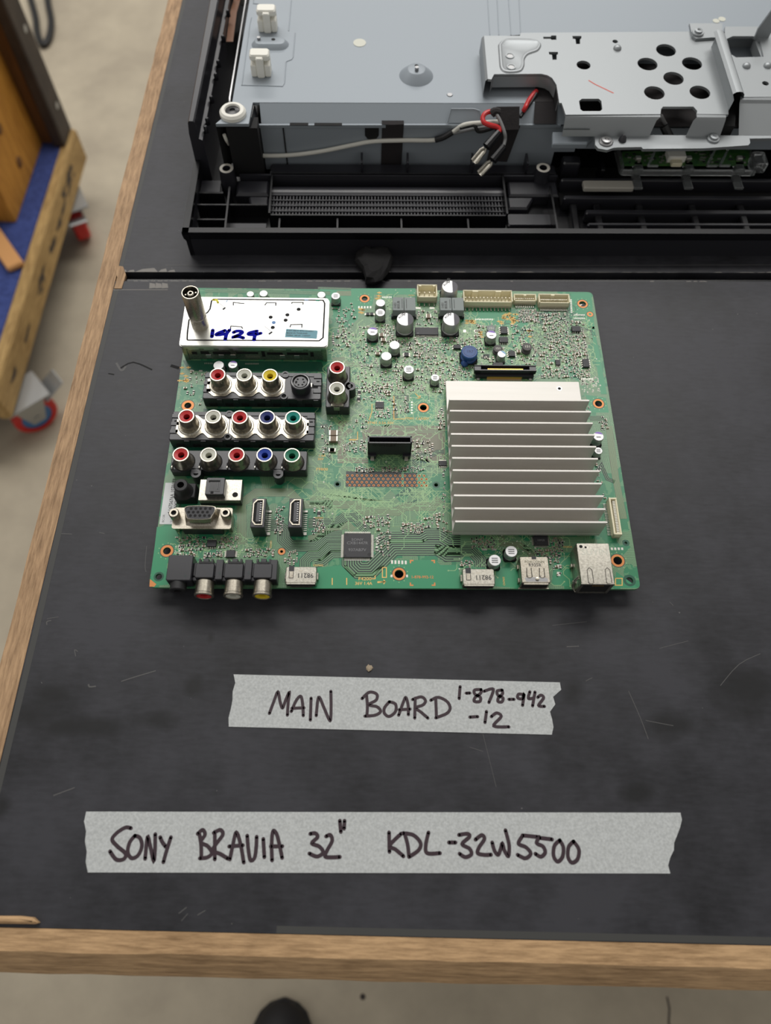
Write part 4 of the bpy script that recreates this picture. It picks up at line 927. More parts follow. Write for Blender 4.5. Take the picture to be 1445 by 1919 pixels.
def wander(n, r, count, step, w=.32, mm='mask_trace'):
    a = frame(n, r[:2], r[2:], 0)
    for _ in range(count):
        x, y = random.uniform(a[0], a[2]), random.uniform(a[1], a[3]); d = random.randrange(8); P = [(x, y)]
        for _ in range(random.randint(2, 6)):
            L = random.uniform(.4, 1)*step; t = d*math.pi/4; x += L*math.cos(t); y += L*math.sin(t)
            px_, py_ = P[-1]
            if not (1 < x < BW-1 and 1 < y < BD-1) or any(onhole(px_+(x-px_)*f, py_+(y-py_)*f) for f in (0, .25, .5, .75, 1)): break
            P.append((x, y)); d += random.choice((-1, 1))
        if len(P) > 1: m.strip(P, w, .034+random.random()*.004, mm)
        if len(P) > 1 and random.random() < .6: m.disc(*P[-1], .45, .04, 'silk_white' if random.random() < .15 else 'mask_trace', 8)
wander('2', (120, 540, 1440, 1150), 420, 4.5, .42); wander('3', (10, 520, 1300, 1010), 330, 4.0, .4); wander('6', (320, 30, 1300, 560), 170, 4.0); wander('6', (0, 500, 1300, 1050), 120, 5, .35); wander('7', (0, 40, 1340, 330), 190, 6, .28)
wander('5', (180, 580, 1000, 740), 70, 3); wander('8', (120, 90, 900, 330), 90, 4); wander('2', (620, 250, 1440, 560), 90, 4, .35); wander('3', (560, 380, 1240, 720), 120, 4, .3, 'mask_gap'); wander('2', (120, 540, 1440, 1100), 120, 4, .3, 'mask_gap'); wander('4', (1100, 400, 1440, 900), 60, 3.5, .3)
for k in range(46):                                 # fine parallel runs across the middle
    x0, y0 = BC('7', 20+k*9, 70+k*1.5); m.strip([(x0, y0), (x0+4, y0-4), (x0+4+k*.25, y0-4), (x0+9+k*.25, y0-9)], .16, .031, 'mask_trace')
# ---- pads round the holes, vias, solder dots
for i, (u, v, r, R) in enumerate(pads):
    if i < len(ringed)+len(small_ring): m.ring(u, v, r-.02, R, .03, 'copper', 24); m.ring(u, v, R, R+.35, .028, 'mask_gap', 24)
    else: m.ring(u, v, r-.02, R, .03, 'mask_dark', 20)
    if i < len(ringed):
        for k in range(10): t = k*.628+.3; m.disc(u+(R+1.1)*math.cos(t), v+(R+1.1)*math.sin(t), .32, .03, 'mask_trace', 7)
for q, yy in enumerate((1117, 1152, 1187, 1219)):   # four staggered rows of plated holes
    for k in range(17):
        x = (285 if q % 2 == 0 else 308)+k*49.9; u, v = BC('6', x, yy+k*.25)
        m.ring(u, v, .36, .66, .045, 'copper', 12); m.disc(u, v, .36, .044, 'dark_void', 10)
        if random.random() < .6: m.strip([(u, v), (u+1.6*random.choice((-1, 1)), v+1.4)], .4, .04, 'mask_trace')
def vias(n, x0, y0, x1, y1, count, r=.3, mm='silk_white'):
    a = frame(n, (x0, y0), (x1, y1), 0)
    for _ in range(count):
        x, y = random.uniform(a[0], a[2]), random.uniform(a[1], a[3]); rr_ = r*random.uniform(.7, 1.2)
        if not onhole(x, y): m.disc(x, y, rr_, .043, mm, 7)
vias('2', 120, 560, 1440, 1140, 330); vias('3', 560, 380, 1260, 1010, 260); vias('6', 320, 20, 1300, 560, 110, .28); vias('5', 200, 590, 980, 740, 70, .26); vias('8', 220, 90, 900, 230, 70, .28)
vias('h', 960, 60, 1110, 170, 40, .5); vias('3', 1100, 680, 1220, 770, 18, .7); vias('3', 1140, 1000, 1320, 1110, 26, .6); vias('6', 20, 560, 330, 960, 60, .25); vias('2', 620, 180, 1440, 540, 80, .3)
def padrow(n, p0, p1, k, w, h, mm='solder', z=.05):
    a, b = Vector(BC(n, *p0)), Vector(BC(n, *p1))
    for i in range(k): p = a+(b-a)*i/max(1, k-1); m.rect(p.x-w/2, p.y-h/2, p.x+w/2, p.y+h/2, z, mm)
padrow('2', (350, 365), (455, 365), 5, .8, 1.6); padrow('2', (565, 275), (640, 275), 6, .5, 1.4); padrow('3', (200, 475), (350, 475), 11, .5, 1.2); padrow('3', (1090, 435), (1180, 435), 8, .5, 1.0); padrow('3', (1090, 465), (1180, 465), 8, .5, 1.0)
padrow('7', (775, 820), (912, 825), 5, 1.0, 2.0); padrow('5', (243, 650), (243, 710), 4, 1.5, .8); padrow('8', (1180, 175), (1250, 175), 4, 1.1, 1.4); padrow('6', (955, 355), (955, 465), 5, 1.0, .8); padrow('3', (1060, 300), (1065, 410), 8, 1.0, .8)
padrow('3', (1155, 1012), (1255, 1012), 8, .6, 1.0); padrow('7', (770, 960), (770, 961), 1, 1.0, 1.4); padrow('7', (925, 960), (925, 961), 1, 1.0, 1.4); padrow('3', (100, 580), (200, 580), 2, 1.8, 2.0); padrow('2', (885, 372), (1010, 372), 2, 3.0, 1.4); padrow('2', (590, 600), (612, 600), 2, .7, 4)
padrow('8', (318, 180), (382, 180), 2, 2.6, 1.0); padrow('8', (820, 295), (820, 345), 2, 1.6, 2.2); padrow('4', (610/1, 45), (700, 45), 10, .5, .9); padrow('4', (320, 42), (370, 42), 5, .5, .9); padrow('4', (230, 95), (290, 95), 2, 2, 1)
padrow('7', (625, 580), (625, 700), 5, 1.3, .7)
m.flat([BC('5', 0, 975), BC('5', 5, 915), BC('5', 55, 955), BC('5', 40, 975)], .02, 'copper')
# ---- printed legends
def legend(n, s, p, size, mm='silkscreen', rot=0.0, sx=1.0, z=.06): u, v = BC(n, *p); text_mesh(m, s, u, v, z, size*.46, mm, rot, sx)
legend('6', 'F7401 0.5A 50V', (495, 570), 5.2, sx=.95); legend('6', 'F7001 1.6A36V', (885, 524), 5.0, sx=.95); legend('7', 'F4200', (436, 990), 5.2, sx=1.15); legend('7', '36V 1.4A', (402, 1036), 5.2, sx=.98)
legend('4', '1.4A', (1128, 700), 4.6); legend('4', '36V', (1122, 724), 4.6); legend('4', 'F9800', (1112, 797), 5.2, sx=1.1); legend('5', 'CN7602', (1305, 806), 3.2); legend('5', 'CN7600', (1305, 428), 3.2); legend('6', 'CN3500', (300, 747), 3.0); legend('2', 'CN7001', (795, 258), 2.6)
legend('7', '1-878-992-12', (965, 972), 4.6, 'copper'); legend('8', 'CN7603', (452, 425), 3.0, rot=math.pi/2); legend('5', 'CN7601', (966, 670), 2.8, rot=math.pi/2); legend('8', 'CN8500', (850, 163), 3.0)
for n, pts in (('7', [(628, 1018), (705, 1018), (690, 998)]), ('7', [(628, 1028), (705, 1018), (690, 1042)]), ('7', [(572, 988), (605, 988), (605, 955)]), ('7', [(175, 980), (175, 1050)]), ('7', [(320, 980), (320, 1050)]), ('6', [(990, 262), (1040, 310), (1010, 318)]), ('6', [(1040, 310), (1042, 285)]), ('6', [(880, 530), (768, 530), (768, 290)]),
               ('6', [(540, 375), (540, 450), (510, 540)]), ('7', [(678, 875), (718, 875), (718, 975), (678, 975), (678, 875)]), ('6', [(300, 745), (390, 745), (390, 660)]), ('8', [(1205, 375), (1250, 375), (1250, 422), (1205, 422), (1205, 375)])):
    m.strip([BC(n, *p) for p in pts], .5, .055, 'silkscreen')
text_mesh(m, 'XI-11', *BC('7', 688, 960), .06, 3.0, 'silkscreen', math.pi/2) if False else None
for x, y, a in ((952, 800, 0), (1205, 800, 1), (952, 1060, 3), (1210, 1060, 2)):
    u, v = BC('7', x, y); s = 1 if a in (0, 3) else -1; t = -1 if a in (0, 1) else 1
    m.flat([(u, v), (u+s*1.9, v), (u+s*1.9, v+t*.7), (u+s*.7, v+t*.7), (u+s*.7, v+t*1.8), (u, v+t*1.8)][::(1 if s*t > 0 else -1)], .05, 'copper')
for n, x0, y0, x1, y1, k in (('3', 400, 420, 600, 520, 26), ('3', 110, 480, 190, 510, 6), ('3', 680, 570, 700, 640, 5), ('2', 360, 380, 390, 420, 5), ('2', 510, 220, 535, 290, 5), ('3', 235, 570, 255, 650, 6), ('4', 150, 70, 190, 190, 10), ('2', 1310, 480, 1390, 510, 5)):
    a = frame(n, (x0, y0), (x1, y1), 0)
    for _ in range(k): x, y = random.uniform(a[0], a[2]), random.uniform(a[1], a[3]); m.rect(x-1.3, y-.35, x+1.3, y+.35, .05, 'silkscreen'); m.rect(x-.3, y-.9, x+.2, y+.9, .051, 'silkscreen')
for i in range(4):
    for j in range(6): u, v = BC('3', 272+j*9, 795+i*11); m.disc(u, v, .5, .045, 'mask_gap', 8)
m.build('laminate', board, (0, 0, ZB))
for x, y in ((8, 12), (242, 12), (8, 185), (242, 189), (120, 100), (60, 60), (200, 60), (200, 150)):   # solder pins the board stands on
    m = MB(); m.lathe(x, y, [(1.4, -10), (1.4, -1.6)], 'tin', 8); bp('solder_pin', m)
# ---- tuner can
tz = 14.0
tq = [BC('1', *p, tz) for p in ((140, 262), (1428, 284), (1432, 722), (75, 708))]
tb_ = frame('1', (95, 708), (1432, 284), tz)
x0, y0, x1, y1 = tq[3][0], tq[3][1], tq[1][0], tq[1][1]; occ(x0, y0, x1, y1, 1.5)
m = MB(); m.plate(rrect(x0, y0, x1, y1, 2.2), [], tz-1.1, tz, 'tin_plate'); m.plate(rrect(x0-.3, y0-.3, x1+.3, y1+.3, 2.2), [], tz-2.6, tz-1.0, 'tin_plate')
m.box(x0+.6, y0+.6, 1.0, x1-.6, y1-.6, tz-1.2, 'tin')
def tuv(x, y): return BC('1', x, y, tz)
gr = [tuv(*p) for p in ((148, 660), (150, 600), (165, 480), (190, 455), (330, 415), (355, 380), (368, 310), (385, 292), (1375, 302), (1390, 330), (1375, 640), (1340, 668), (700, 664), (160, 662), (148, 660))]
m.strip(gr, .95, tz+.03, 'dark_void'); m.strip([(a+.0, b-.35) for a, b in gr], .35, tz+.02, 'tin')
for x, y in ((902, 455), (1053, 434), (1037, 482), (1155, 384), (921, 548)): m.disc(*tuv(x, y), 1.25, tz+.04, 'dark_void', 14)
for pts in ([(412, 325), (430, 318), (500, 372), (475, 392)], [(822, 545), (850, 535), (922, 592), (890, 614)]):
    q = [tuv(*p) for p in pts]; m.flat(q if area2(q) > 0 else q[::-1], tz+.04, 'dark_void'); c = [(a*.86+q[0][0]*.14, b*.86+q[0][1]*.14) for a, b in q]; m.flat(c if area2(c) > 0 else c[::-1], tz+.06, 'screw_steel')
for pts in ([(565, 350), (565, 322), (665, 332)], [(848, 348), (865, 325), (950, 325), (948, 352)], [(1090, 335), (1095, 322), (1195, 322), (1193, 342)], [(540, 565), (542, 535), (640, 542), (650, 560)], [(1075, 548), (1085, 522), (1185, 520), (1183, 550)]): m.strip([tuv(*p) for p in pts], .7, tz+.04, 'dark_void')
# openings and clips along the front wall
for xa, xb, za, zb in ((155, 255, 9.6, 11), (295, 390, 9.6, 11), (430, 525, 9.6, 11), (560, 885, 9.4, 11.2), (925, 1040, 9.6, 11), (1085, 1198, 9.6, 11), (1240, 1355, 9.6, 11)):
    ua, ub = BC('1', xa, 760, 10)[0], BC('1', xb, 760, 10)[0]; m.box(ua, y0+.1, za, ub, y0+.65, zb, 'tin_plate', .2)
for xa, xb, za, zb in ((190, 235, 5.2, 7.4), (270, 345, 5.5, 8), (380, 540, 5.5, 7.6), (590, 790, 6, 7.6), (820, 850, 3.6, 8.4), (870, 1010, 5.4, 7.4), (1050, 1240, 5.4, 7.4), (1260, 1290, 4, 8)):
    ua, ub = BC('1', xa, 800, 6)[0], BC('1', xb, 800, 6)[0]; m.box(ua, y0+.45, za, ub, y0+.64, zb, 'dark_void')
for xa in (345, 460, 565, 1010, 1140): ua = BC('1', xa, 830, 3)[0]; m.box(ua-1.5, y0+.1, 2.6, ua+1.5, y0+.6, 5.4, 'tin_plate', .2)
for xx in (x0+.7, x1-3.2): m.box(xx, y0+.2, 0, xx+2.5, y0+.6, 11, 'tin')
m.strip([tuv(385, 300), tuv(415, 300), tuv(428, 325)], 1.3, tz+.066, 'marker_yellow', True); m.strip([tuv(500, 318), tuv(512, 302)], .5, tz+.06, 'cap_blue', True); m.strip([tuv(1213, 300), tuv(1235, 302)], .8, tz+.06, 'caster_blue', True); m.strip([tuv(1315, 305), tuv(1338, 306)], .9, tz+.06, 'marker_teal', True); m.disc(*tuv(930, 503), 1.2, tz+.06, 'caster_blue', 12)
tu = bp('tuner_module', m)
m = MB(); u, v = BC('1', 268, 525, tz); nrm = (u, v)
m.lathe(u, v, [(4.9, tz), (4.9, tz+8), (4.6, tz+8.4), (4.6, tz+9.4), (5.0, tz+9.8), (5.0, tz+26.5), (4.7, tz+27), (4.2, tz+27), (4.2, tz+18)], 'nickel', 28, cap1=False); m.disc(u, v, 4.2, tz+18, 'dark_void', 20)
m.lathe(u, v, [(2.0, tz+18), (2.0, tz+26), (1.5, tz+26.4), (1.0, tz+26.4), (.9, tz+24)], 'nickel', 16, cap1=False); m.disc(u, v, .9, tz+24, 'dark_void', 10)
for k in range(5): t = .6+k*1.25; m.box(u+3.0*math.cos(t)-.4, v+3.0*math.sin(t)-.4, tz+18, u+3.0*math.cos(t)+.4, v+3.0*math.sin(t)+.4, tz+25, 'nickel')
bp('aerial_socket', m, tu)
m = MB(); m.M = None
a = [tuv(*p) for p in ((1042, 560), (1328, 575), (1318, 650), (1030, 636))]; m.flat(a if area2(a) > 0 else a[::-1], tz+.06, 'sticker_blue')
for k, s in enumerate(('8-597-988-01 BTD-WX4221', 'MADE IN THAILAND', '909866  AB169  116X257')): p = tuv(1048-k*3, 577+k*21); text_mesh(m, s, p[0], p[1], tz+.09, 1.35, 'ink_dark', -.02, .98)
bp('maker_sticker', m, tu)
m = MB()
for k, st in enumerate(([(380, 572), (372, 630)], [(490, 575), (425, 600), (418, 615), (500, 605)], [(530, 572), (505, 605), (492, 655)], [(568, 592), (600, 580), (640, 585), (640, 600), (590, 625), (565, 635), (610, 630), (655, 642)], [(778, 580), (715, 595), (705, 610), (760, 612), (812, 600)], [(775, 602), (760, 620), (752, 660)])):
    m.strip(catmull([tuv(*p) for p in st], 5), 2.2, tz+.07+k*.002, 'marker_blue', True)
bp('marker_writing', m, tu)

# ---- phono jack blocks
def jack_vertical(par, u, v, z0, zt, col, n=26):
    m = MB(); m.lathe(u, v, [(5.6, z0), (5.5, z0+.8), (4.9, z0+2.0), (4.65, z0+3.4), (4.55, zt-.5), (4.3, zt), (3.7, zt), (3.65, zt-.9)], 'nickel', n, cap0=False, cap1=False); s = bp('jack_shell', m, par)
    m = MB(); m.lathe(u, v, [(3.66, zt-1.0), (3.66, zt-.35), (3.4, zt-.25), (1.75, zt-.9), (1.65, zt-6)], col, 22, cap0=False, cap1=False); m.disc(u, v, 1.66, zt-4, 'dark_void', 12); bp('jack_insert', m, par)
def block(name, n, c, h, jacks, zt, mods): pass
def jb(pts_top, h, extra):
    q = pts_top; x0 = (q[0][0]+q[3][0])/2; x1 = (q[1][0]+q[2][0])/2; y1 = (q[0][1]+q[1][1])/2; y0 = (q[2][1]+q[3][1])/2; occ(x0, y0, x1, y1, 1)
    m = MB(); m.box(x0, y0, .2, x1, y1, h, 'black_plastic', .5); extra(m, x0, y0, x1, y1, h); return bp('jack_block', m)
def shielded(m, x0, y0, x1, y1, h):
    for k in range(int((x1-x0)//9)):
        x = x0+3+k*9; m.box(x, y0-.25, 1.4, x+4.2, y0+.2, 3.8, 'dark_void'); m.box(x+5, y0-.5, 4.5, x+8, y0+.3, h-.6, 'black_plastic', .2)
    for s in (x0, x1-4.5):
        for t in range(3): m.box(s, y0+4+t*5.0, h-.1, s+4.5, y0+6.4+t*5.0, h+.55, 'black_plastic', .2)
        m.box(s+1.6, y0+9, h-.1, s+3.4, y0+12.5, h+.12, 'dark_void')
    m.box(x0+.5, y1-3, h-.1, x1-.5, y1-1, h+.4, 'black_plastic', .15)
def plate_wave(par, jx, x0, x1, yc, h, cut=None):
    m = MB(); up = []; lo = []; N = 40
    for i in range(N+1):
        x = x0+(x1-x0)*i/N; d = min(abs(x-j) for j in jx); g = 7.6-3.0*min(1, max(0, (d-3.6)/3.0)); up.append((x, yc+g*.92)); lo.append((x, yc-g))
    m.plate(lo+up[::-1], [], h+.02, h+.55, 'nickel')
    for j in jx: m.lathe(j, yc, [(6.4, h+.5), (6.0, h+1.0), (5.4, h+1.1), (5.0, h+.9)], 'tin', 26, cap0=False, cap1=False)
    if cut: m.box(cut-.7, yc-7, h+.5, cut+.7, yc+7, h+.7, 'dark_void')
    bp('shield_plate', m, par)
# upper block: red, white, yellow and a mini-DIN socket
h1 = 8.6; b1 = jb([BC('4', *p, h1) for p in ((330, 105), (1150, 105), (1150, 300), (295, 290))], h1, shielded)
J1 = [BC('4', x, y, 18.5) for x, y in ((410, 117), (600, 119), (783, 122))]; y1c = sum(p[1] for p in J1)/3
plate_wave(b1, [p[0] for p in J1], J1[0][0]-7.6, J1[2][0]+7.2, y1c-.6, h1)
for p, c in zip(J1, ('red_plastic', 'white_plastic', 'yellow_plastic')): jack_vertical(b1, p[0], p[1]-.4, h1, 18.5, c)
m = MB(); u, v = BC('4', 1000, 172, 15); m.lathe(u, v, [(5.6, h1), (5.6, 15), (5.2, 15.4), (4.7, 15.4), (4.6, 13.4)], 'black_plastic', 30, cap0=False, cap1=False); m.disc(u, v, 4.65, 13.6, 'gloss_black', 26); m.lathe(u, v, [(4.9, 15.42), (4.6, 15.5), (4.4, 15.3), (4.4, 13.8)], 'screw_steel', 28, cap0=False, cap1=False)
m.lathe(u, v, [(3.6, 13.6), (3.6, 14.8)], 'black_plastic', 22)
for dx, dy in ((-1.6, 1.7), (1.4, 1.7), (2.0, -.2), (-1.0, -2.0), (1.2, -1.9)): m.disc(u+dx, v+dy, .55, 14.86, 'dark_void', 10)
m.rect(u-2.9, v-1.0, u-1.8, v+.6, 14.86, 'dark_void'); bp('mini_din_socket', m, b1)
m = MB()
for x, y in ((893, 125), (883, 278)): u, v = BC('4', x, y, h1); m.lathe(u, v, [(2.2, h1-.2), (2.2, h1+.7), (1.3, h1+.7), (1.2, h1-.1)], 'black_plastic', 18, cap0=False, cap1=False); m.disc(u, v, 1.3, h1+.05, 'dark_void', 12)
u, v = BC('4', 1105, 205, h1); m.box(u-1.6, v-1.4, h1, u+1.6, v+1.4, h1+.08, 'dark_void'); m.box(u-3, v-1, h1, u-1.8, v+1.6, h1+.8, 'tin'); bp('screw_boss', m, b1)
# middle block: five shielded jacks
h2_ = 8.4; b2 = jb([BC('4', *p, h2_) for p in ((95, 380), (1100, 390), (1105, 600), (60, 580))], h2_, shielded)
J2 = [BC('4', x, y, 18.0) for x, y in ((187, 412), (378, 416), (568, 420), (762, 420), (948, 422))]; yc = sum(p[1] for p in J2)/5
plate_wave(b2, [p[0] for p in J2[:2]], J2[0][0]-7.4, J2[1][0]+6.8, yc-.6, h2_); plate_wave(b2, [p[0] for p in J2[2:]], J2[2][0]-7.0, J2[4][0]+7.6, yc-.6, h2_)
for p, c in zip(J2, ('red_plastic', 'white_plastic', 'red_plastic', 'navy_plastic', 'teal_plastic')): jack_vertical(b2, p[0], p[1]-.4, h2_, 18.0, c)
m = MB()
for x, y in ((495, 405), (483, 568)): u, v = BC('4', x, y, h2_); m.lathe(u, v, [(2.1, h2_-.2), (2.1, h2_+.7), (1.2, h2_+.7), (1.2, h2_-.1)], 'black_plastic', 18, cap0=False, cap1=False); m.disc(u, v, 1.2, h2_+.05, 'dark_void', 12)
bp('screw_boss', m, b2)
# lower block: five plain jacks
h3 = 7.6; q = [BC('4', *p, h3) for p in ((95, 660), (1050, 665), (1045, 810), (65, 795))]
J3 = [BC('4', x, y, 15.6) for x, y in ((148, 683), (345, 686), (545, 686), (745, 686), (940, 690))]
def plainx(m, x0, y0, x1, y1, h):
    for p in J3: m.ring(p[0], p[1]-.6, 5.4, 6.0, h+.03, 'dark_void', 26)
    for x, y in ((255, 825), (842, 830)):
        u, v = BC('4', x, y, h); m.lathe(u, v, [(2.6, 0), (2.7, h+.1), (1.4, h+.1), (1.3, h-1.5)], 'black_plastic', 20, cap0=False, cap1=False); m.disc(u, v, 1.4, h-.6, 'dark_void', 12); m.box(u-2.6, v, .4, u+2.6, v+3, h, 'black_plastic')
    for p in J3: m.box(p[0]-6.4, p[1]-4, h, p[0]-5.2, p[1]-1, h+.1, 'dark_void'); m.box(p[0]-6.1, p[1]-5.0, h-.4, p[0]-5.4, p[1]-3.6, h+1.6, 'tin', .2)
b3 = jb(q, h3, plainx)
for p, c in zip(J3, ('red_plastic', 'white_plastic', 'red_plastic', 'blue_plastic', 'green_plastic')): jack_vertical(b3, p[0], p[1]-.5, h3-.4, 15.6, c)
# twin block at the right of the tuner
h4 = 8.0; q = [BC('4', *p, h4) for p in ((1190, 60), (1340, 60), (1365, 360), (1180, 350))]
J4 = [BC('4', x, y, 17.0) for x, y in ((1262, 63), (1260, 213))]
def twinx(m, x0, y0, x1, y1, h):
    for p in J4: m.ring(p[0], p[1]-.8, 5.2, 5.9, h+.03, 'dark_void', 24)
    u, v = BC('4', 1357, 203, h); m.lathe(u, v, [(2.9, 0), (2.9, h), (1.5, h), (1.4, h-1.6)], 'black_plastic', 20, cap0=False, cap1=False); m.disc(u, v, 1.5, h-.7, 'dark_void', 12); m.box(x1-.6, v-2.2, .3, u, v+2.2, h, 'black_plastic')
    m.box(x0+4.5, y0-.25, 4.8, x1-5.5, y0+.2, h+.6, 'tin', .2); m.box(x0+7, y0-.12, 1.0, x0+7.3, y0, h-1, 'dark_void')
    m.box(J4[1][0]-3.6, J4[1][1]-6.8, h, J4[1][0]+3.6, J4[1][1]-5.2, h+.9, 'tin', .2)
b4 = jb(q, h4, twinx)
for p, c in zip(J4, ('red_plastic', 'white_plastic')): jack_vertical(b4, p[0], p[1]-.6, h4-.3, 17.0, c)
# ---- vertical 3.5 mm socket, optical socket, VGA socket
x0, y0, x1, y1 = frame('5', (190, 265), (375, 150), 8.0); occ(x0, y0, x1, y1); m = MB(); m.box(x0, y0, .1, x1, y1, 8.0, 'black_soft', .5)
u, v = BC('5', 250, 150, 15.5); m.lathe(u, v-1, [(5.2, 7.8), (4.4, 9), (3.9, 10.5), (3.7, 15), (3.3, 15.5), (1.8, 15.5), (1.7, 9)], 'black_soft', 24, cap0=False, cap1=False); m.disc(u, v-1, 1.8, 12.5, 'dark_void', 12); bp('headphone_socket', m)
x0, y0, x1, y1 = frame('5', (390, 285), (740, 125), 6.7); occ(x0, y0, x1, y1); m = MB(); m.box(x0, y0, .1, x1, y1, 6.0, 'black_plastic', .3); m.plate([(x0, y0), (x1, y0), (x1, y1), (x0, y1)], [], 5.6, 6.8, 'tin'); m.box(x0+.3, y0-.2, 3.8, x1-.6, y0+.2, 6.2, 'tin')
m.disc(*BC('5', 683, 243, 6.8), 1.5, 6.84, 'dark_void', 16); op = bp('optical_socket', m)
m = MB(); a = frame('5', (440, 240), (605, 105), 11.0); m.box(a[0], a[1], 6.7, a[2], a[3], 11.0, 'black_plastic', .4); m.box(a[0]+2.2, a[1]+1.6, 11, a[2]-2.2, a[3]-1.2, 11.15, 'gloss_black'); w = a[2]-a[0]; m.box(a[0]+1.4, a[3]-2.8, 11, a[2]-2.5, a[3]-1.8, 11.25, 'dark_void'); m.box(a[2]-3.6, a[1]+3, 11.1, a[2]-3.2, a[3]-3, 11.4, 'black_plastic'); m.box(a[0]+3, a[1]+.6, 11, a[0]+4.4, a[1]+1.8, 11.2, 'dark_void'); bp('shutter', m, op)
zv = 8.4
vq = [BC('5', *p, zv) for p in ((185, 345), (665, 345), (665, 515), (175, 515))]; x0, x1, y0, y1 = vq[3][0], vq[1][0], vq[2][1], vq[0][1]; occ(x0, y0, x1, y1)
m = MB(); m.plate(rrect(x0, y0, x1, y1, 1.2), [], zv-1, zv, 'nickel'); m.box(x0+5, y0+.6, .1, x1-5, y1-.8, zv-1, 'black_plastic'); m.box(x0+.4, y0+2, .1, x0+2.4, y1-2, zv-.5, 'nickel'); m.box(x1-2.4, y0+2, .1, x1-.4, y1-2, zv-.5, 'nickel')
zc = 14.0; c0, c1, c2, c3 = [BC('5', *p, zc) for p in ((285, 335), (525, 335), (505, 435), (295, 435))]
dx0, dx1, dy0, dy1 = c0[0], c1[0], (c2[1]+c3[1])/2, (c0[1]+c1[1])/2
def dsub(i): return catmull([(dx0+i, dy1-2-i), (dx0+1.6+i, dy1-i), (dx1-1.6-i, dy1-i), (dx1-i, dy1-2-i), (dx1-1.2-i, dy0+2+i), (dx1-3-i, dy0+i), (dx0+3+i, dy0+i), (dx0+1.2+i, dy0+2+i), (dx0+i, dy1-2-i)], 3)[:-1]
def L3(pts, z): 
    if area2(pts) < 0: pts = pts[::-1]
    return [(p[0], p[1], z) for p in pts]
m.loft([L3(dsub(-1.5), zv-.1), L3(dsub(-.8), zv+.8), L3(dsub(-.25), zv+1.6), L3(dsub(-.2), zc), L3(dsub(.1), zc+.1)], 'nickel', False, False, True)
vg = bp('vga_socket', m)
m = MB(); m.prism(dsub(.15), zv, zc-.2, 'chip_black')
for yy, xs in ((352, (332, 370, 408, 446, 484)), (380, (312, 349, 386, 424, 461)), (408, (326, 363, 401, 438, 476))):
    for x in xs: u, v = BC('5', x, yy, zc); m.disc(u, v, .78, zc-.17, 'dark_void', 12)
bp('pin_field', m, vg)
for x, y in ((193, 385), (605, 385)):
    m = MB(); u, v = BC('5', x, y, 13.0); v -= 0; m.lathe(u, v, [(2.7, zv), (2.7, 12.4), (2.3, 13), (1.4, 13), (1.3, 10)], 'nickel', 6 if False else 14, cap0=False, cap1=False); m.disc(u, v, 1.4, 11.8, 'dark_void', 10); bp('jack_screw', m, vg)
# ---- two upright HDMI sockets
for n, ax in (('5', 800), ('5', 1097)):
    zt = 12.0; A = BC('5', ax+22, 268, zt); Bq = BC('5', ax+2, 502, zt); Cq = BC('5', ax+108, 502, zt)
    x0 = (A[0]+Bq[0])/2; x1 = x0+(Cq[0]-Bq[0])+.4; y0 = Bq[1]; y1 = A[1]; occ(x0, y0, x1+3, y1)
    m = MB(); m.box(x0, y0, .1, x1, y1, zt-.4, 'black_plastic', .3); m.box(x0+.4, y0+.4, zt-.5, x1-.4, y1-.3, zt-.2, 'black_plastic')
    def hd(i): return [(x0+.6+i, y0+3.4+i*.3), (x0+2.2+i, y0+1.2+i), (x1-1.1-i, y0+1.2+i), (x1-1.1-i, y1-.9-i), (x0+2.4+i, y1-.9-i), (x0+.6+i, y1-3.2-i*.3)]
    m.plate(hd(0), [hd(.55)], zt-.3, zt+.3, 'nickel'); m.flat(hd(.55) if area2(hd(.55)) > 0 else hd(.55)[::-1], zt-.15, 'dark_void'); m.box(x0+2.6, y0+3.2, zt-.2, x0+4.2, y1-2.6, zt+.05, 'black_plastic')
    for k in range(9): yy = y0+3.6+k*(y1-y0-6.6)/8; m.box(x0+4.2, yy, zt-.2, x0+5.0, yy+.5, zt+.02, 'screw_steel')
    for k in range(10): yy = y0+2.2+k*1.15; m.box(x1, yy, .1, x1+1.4, yy+.4, .3, 'solder')
    m.box(x1-.2, y0+.6, .1, x1+1.6, y0+2, .8, 'solder', .2); m.box(x1-.2, y1-3, .1, x1+1.6, y1-1.6, .8, 'solder', .2); bp('hdmi_socket', m)
# ---- side row: headphone jack and three horizontal phono jacks
za = 9.5
xa, ya = BC('5', 155, 720, za); xb, yb = BC('5', 335, 925, za); xe = BC('5', 1005, 900, za)[0]; yf = yb
occ(xa, yf, xe, ya+1)
m = MB(); m.box(xa, yf, .1, xb-.4, ya, za, 'black_plastic', .5); m.box(xb-.4, yf+3.2, .1, xe, ya-3.2, za-2.6, 'black_plastic', .4); m.box(xb-.4, yf+1.0, .1, xe, yf+3.0, za-3.0, 'black_plastic', .3)
jx = [BC('5', x, 830, za)[0] for x in (440, 672, 903)]
for x in jx:
    m.box(x-4.6, yf+1.6, .1, x+4.6, yf+9.2, za-.3, 'black_plastic', .4); m.box(x-3.6, yf+9, .1, x-2.6, ya-1.6, za-1.0, 'black_plastic', .2); m.box(x+2.6, yf+9, .1, x+3.6, ya-1.6, za-1.0, 'black_plastic', .2); m.box(x-3.2, yf+9.4, za-1.6, x+3.2, yf+10.4, za-.8, 'gloss_black'); m.box(x-1.4, ya-4, 4, x+1.4, ya-1.4, za-1.2, 'black_plastic', .2)
for x in ((jx[0]+jx[1])/2, (jx[1]+jx[2])/2, xe-1.2): m.box(x-2.0, yf+1, .1, x+1.6, ya-2, za-1.0, 'black_plastic', .3)
for x, y in ((285, 890), (557, 862), (790, 862)): m.disc(*BC('5', x, y, za), .7, za+.03 if x < 300 else za-.95, 'mask_gap', 10)
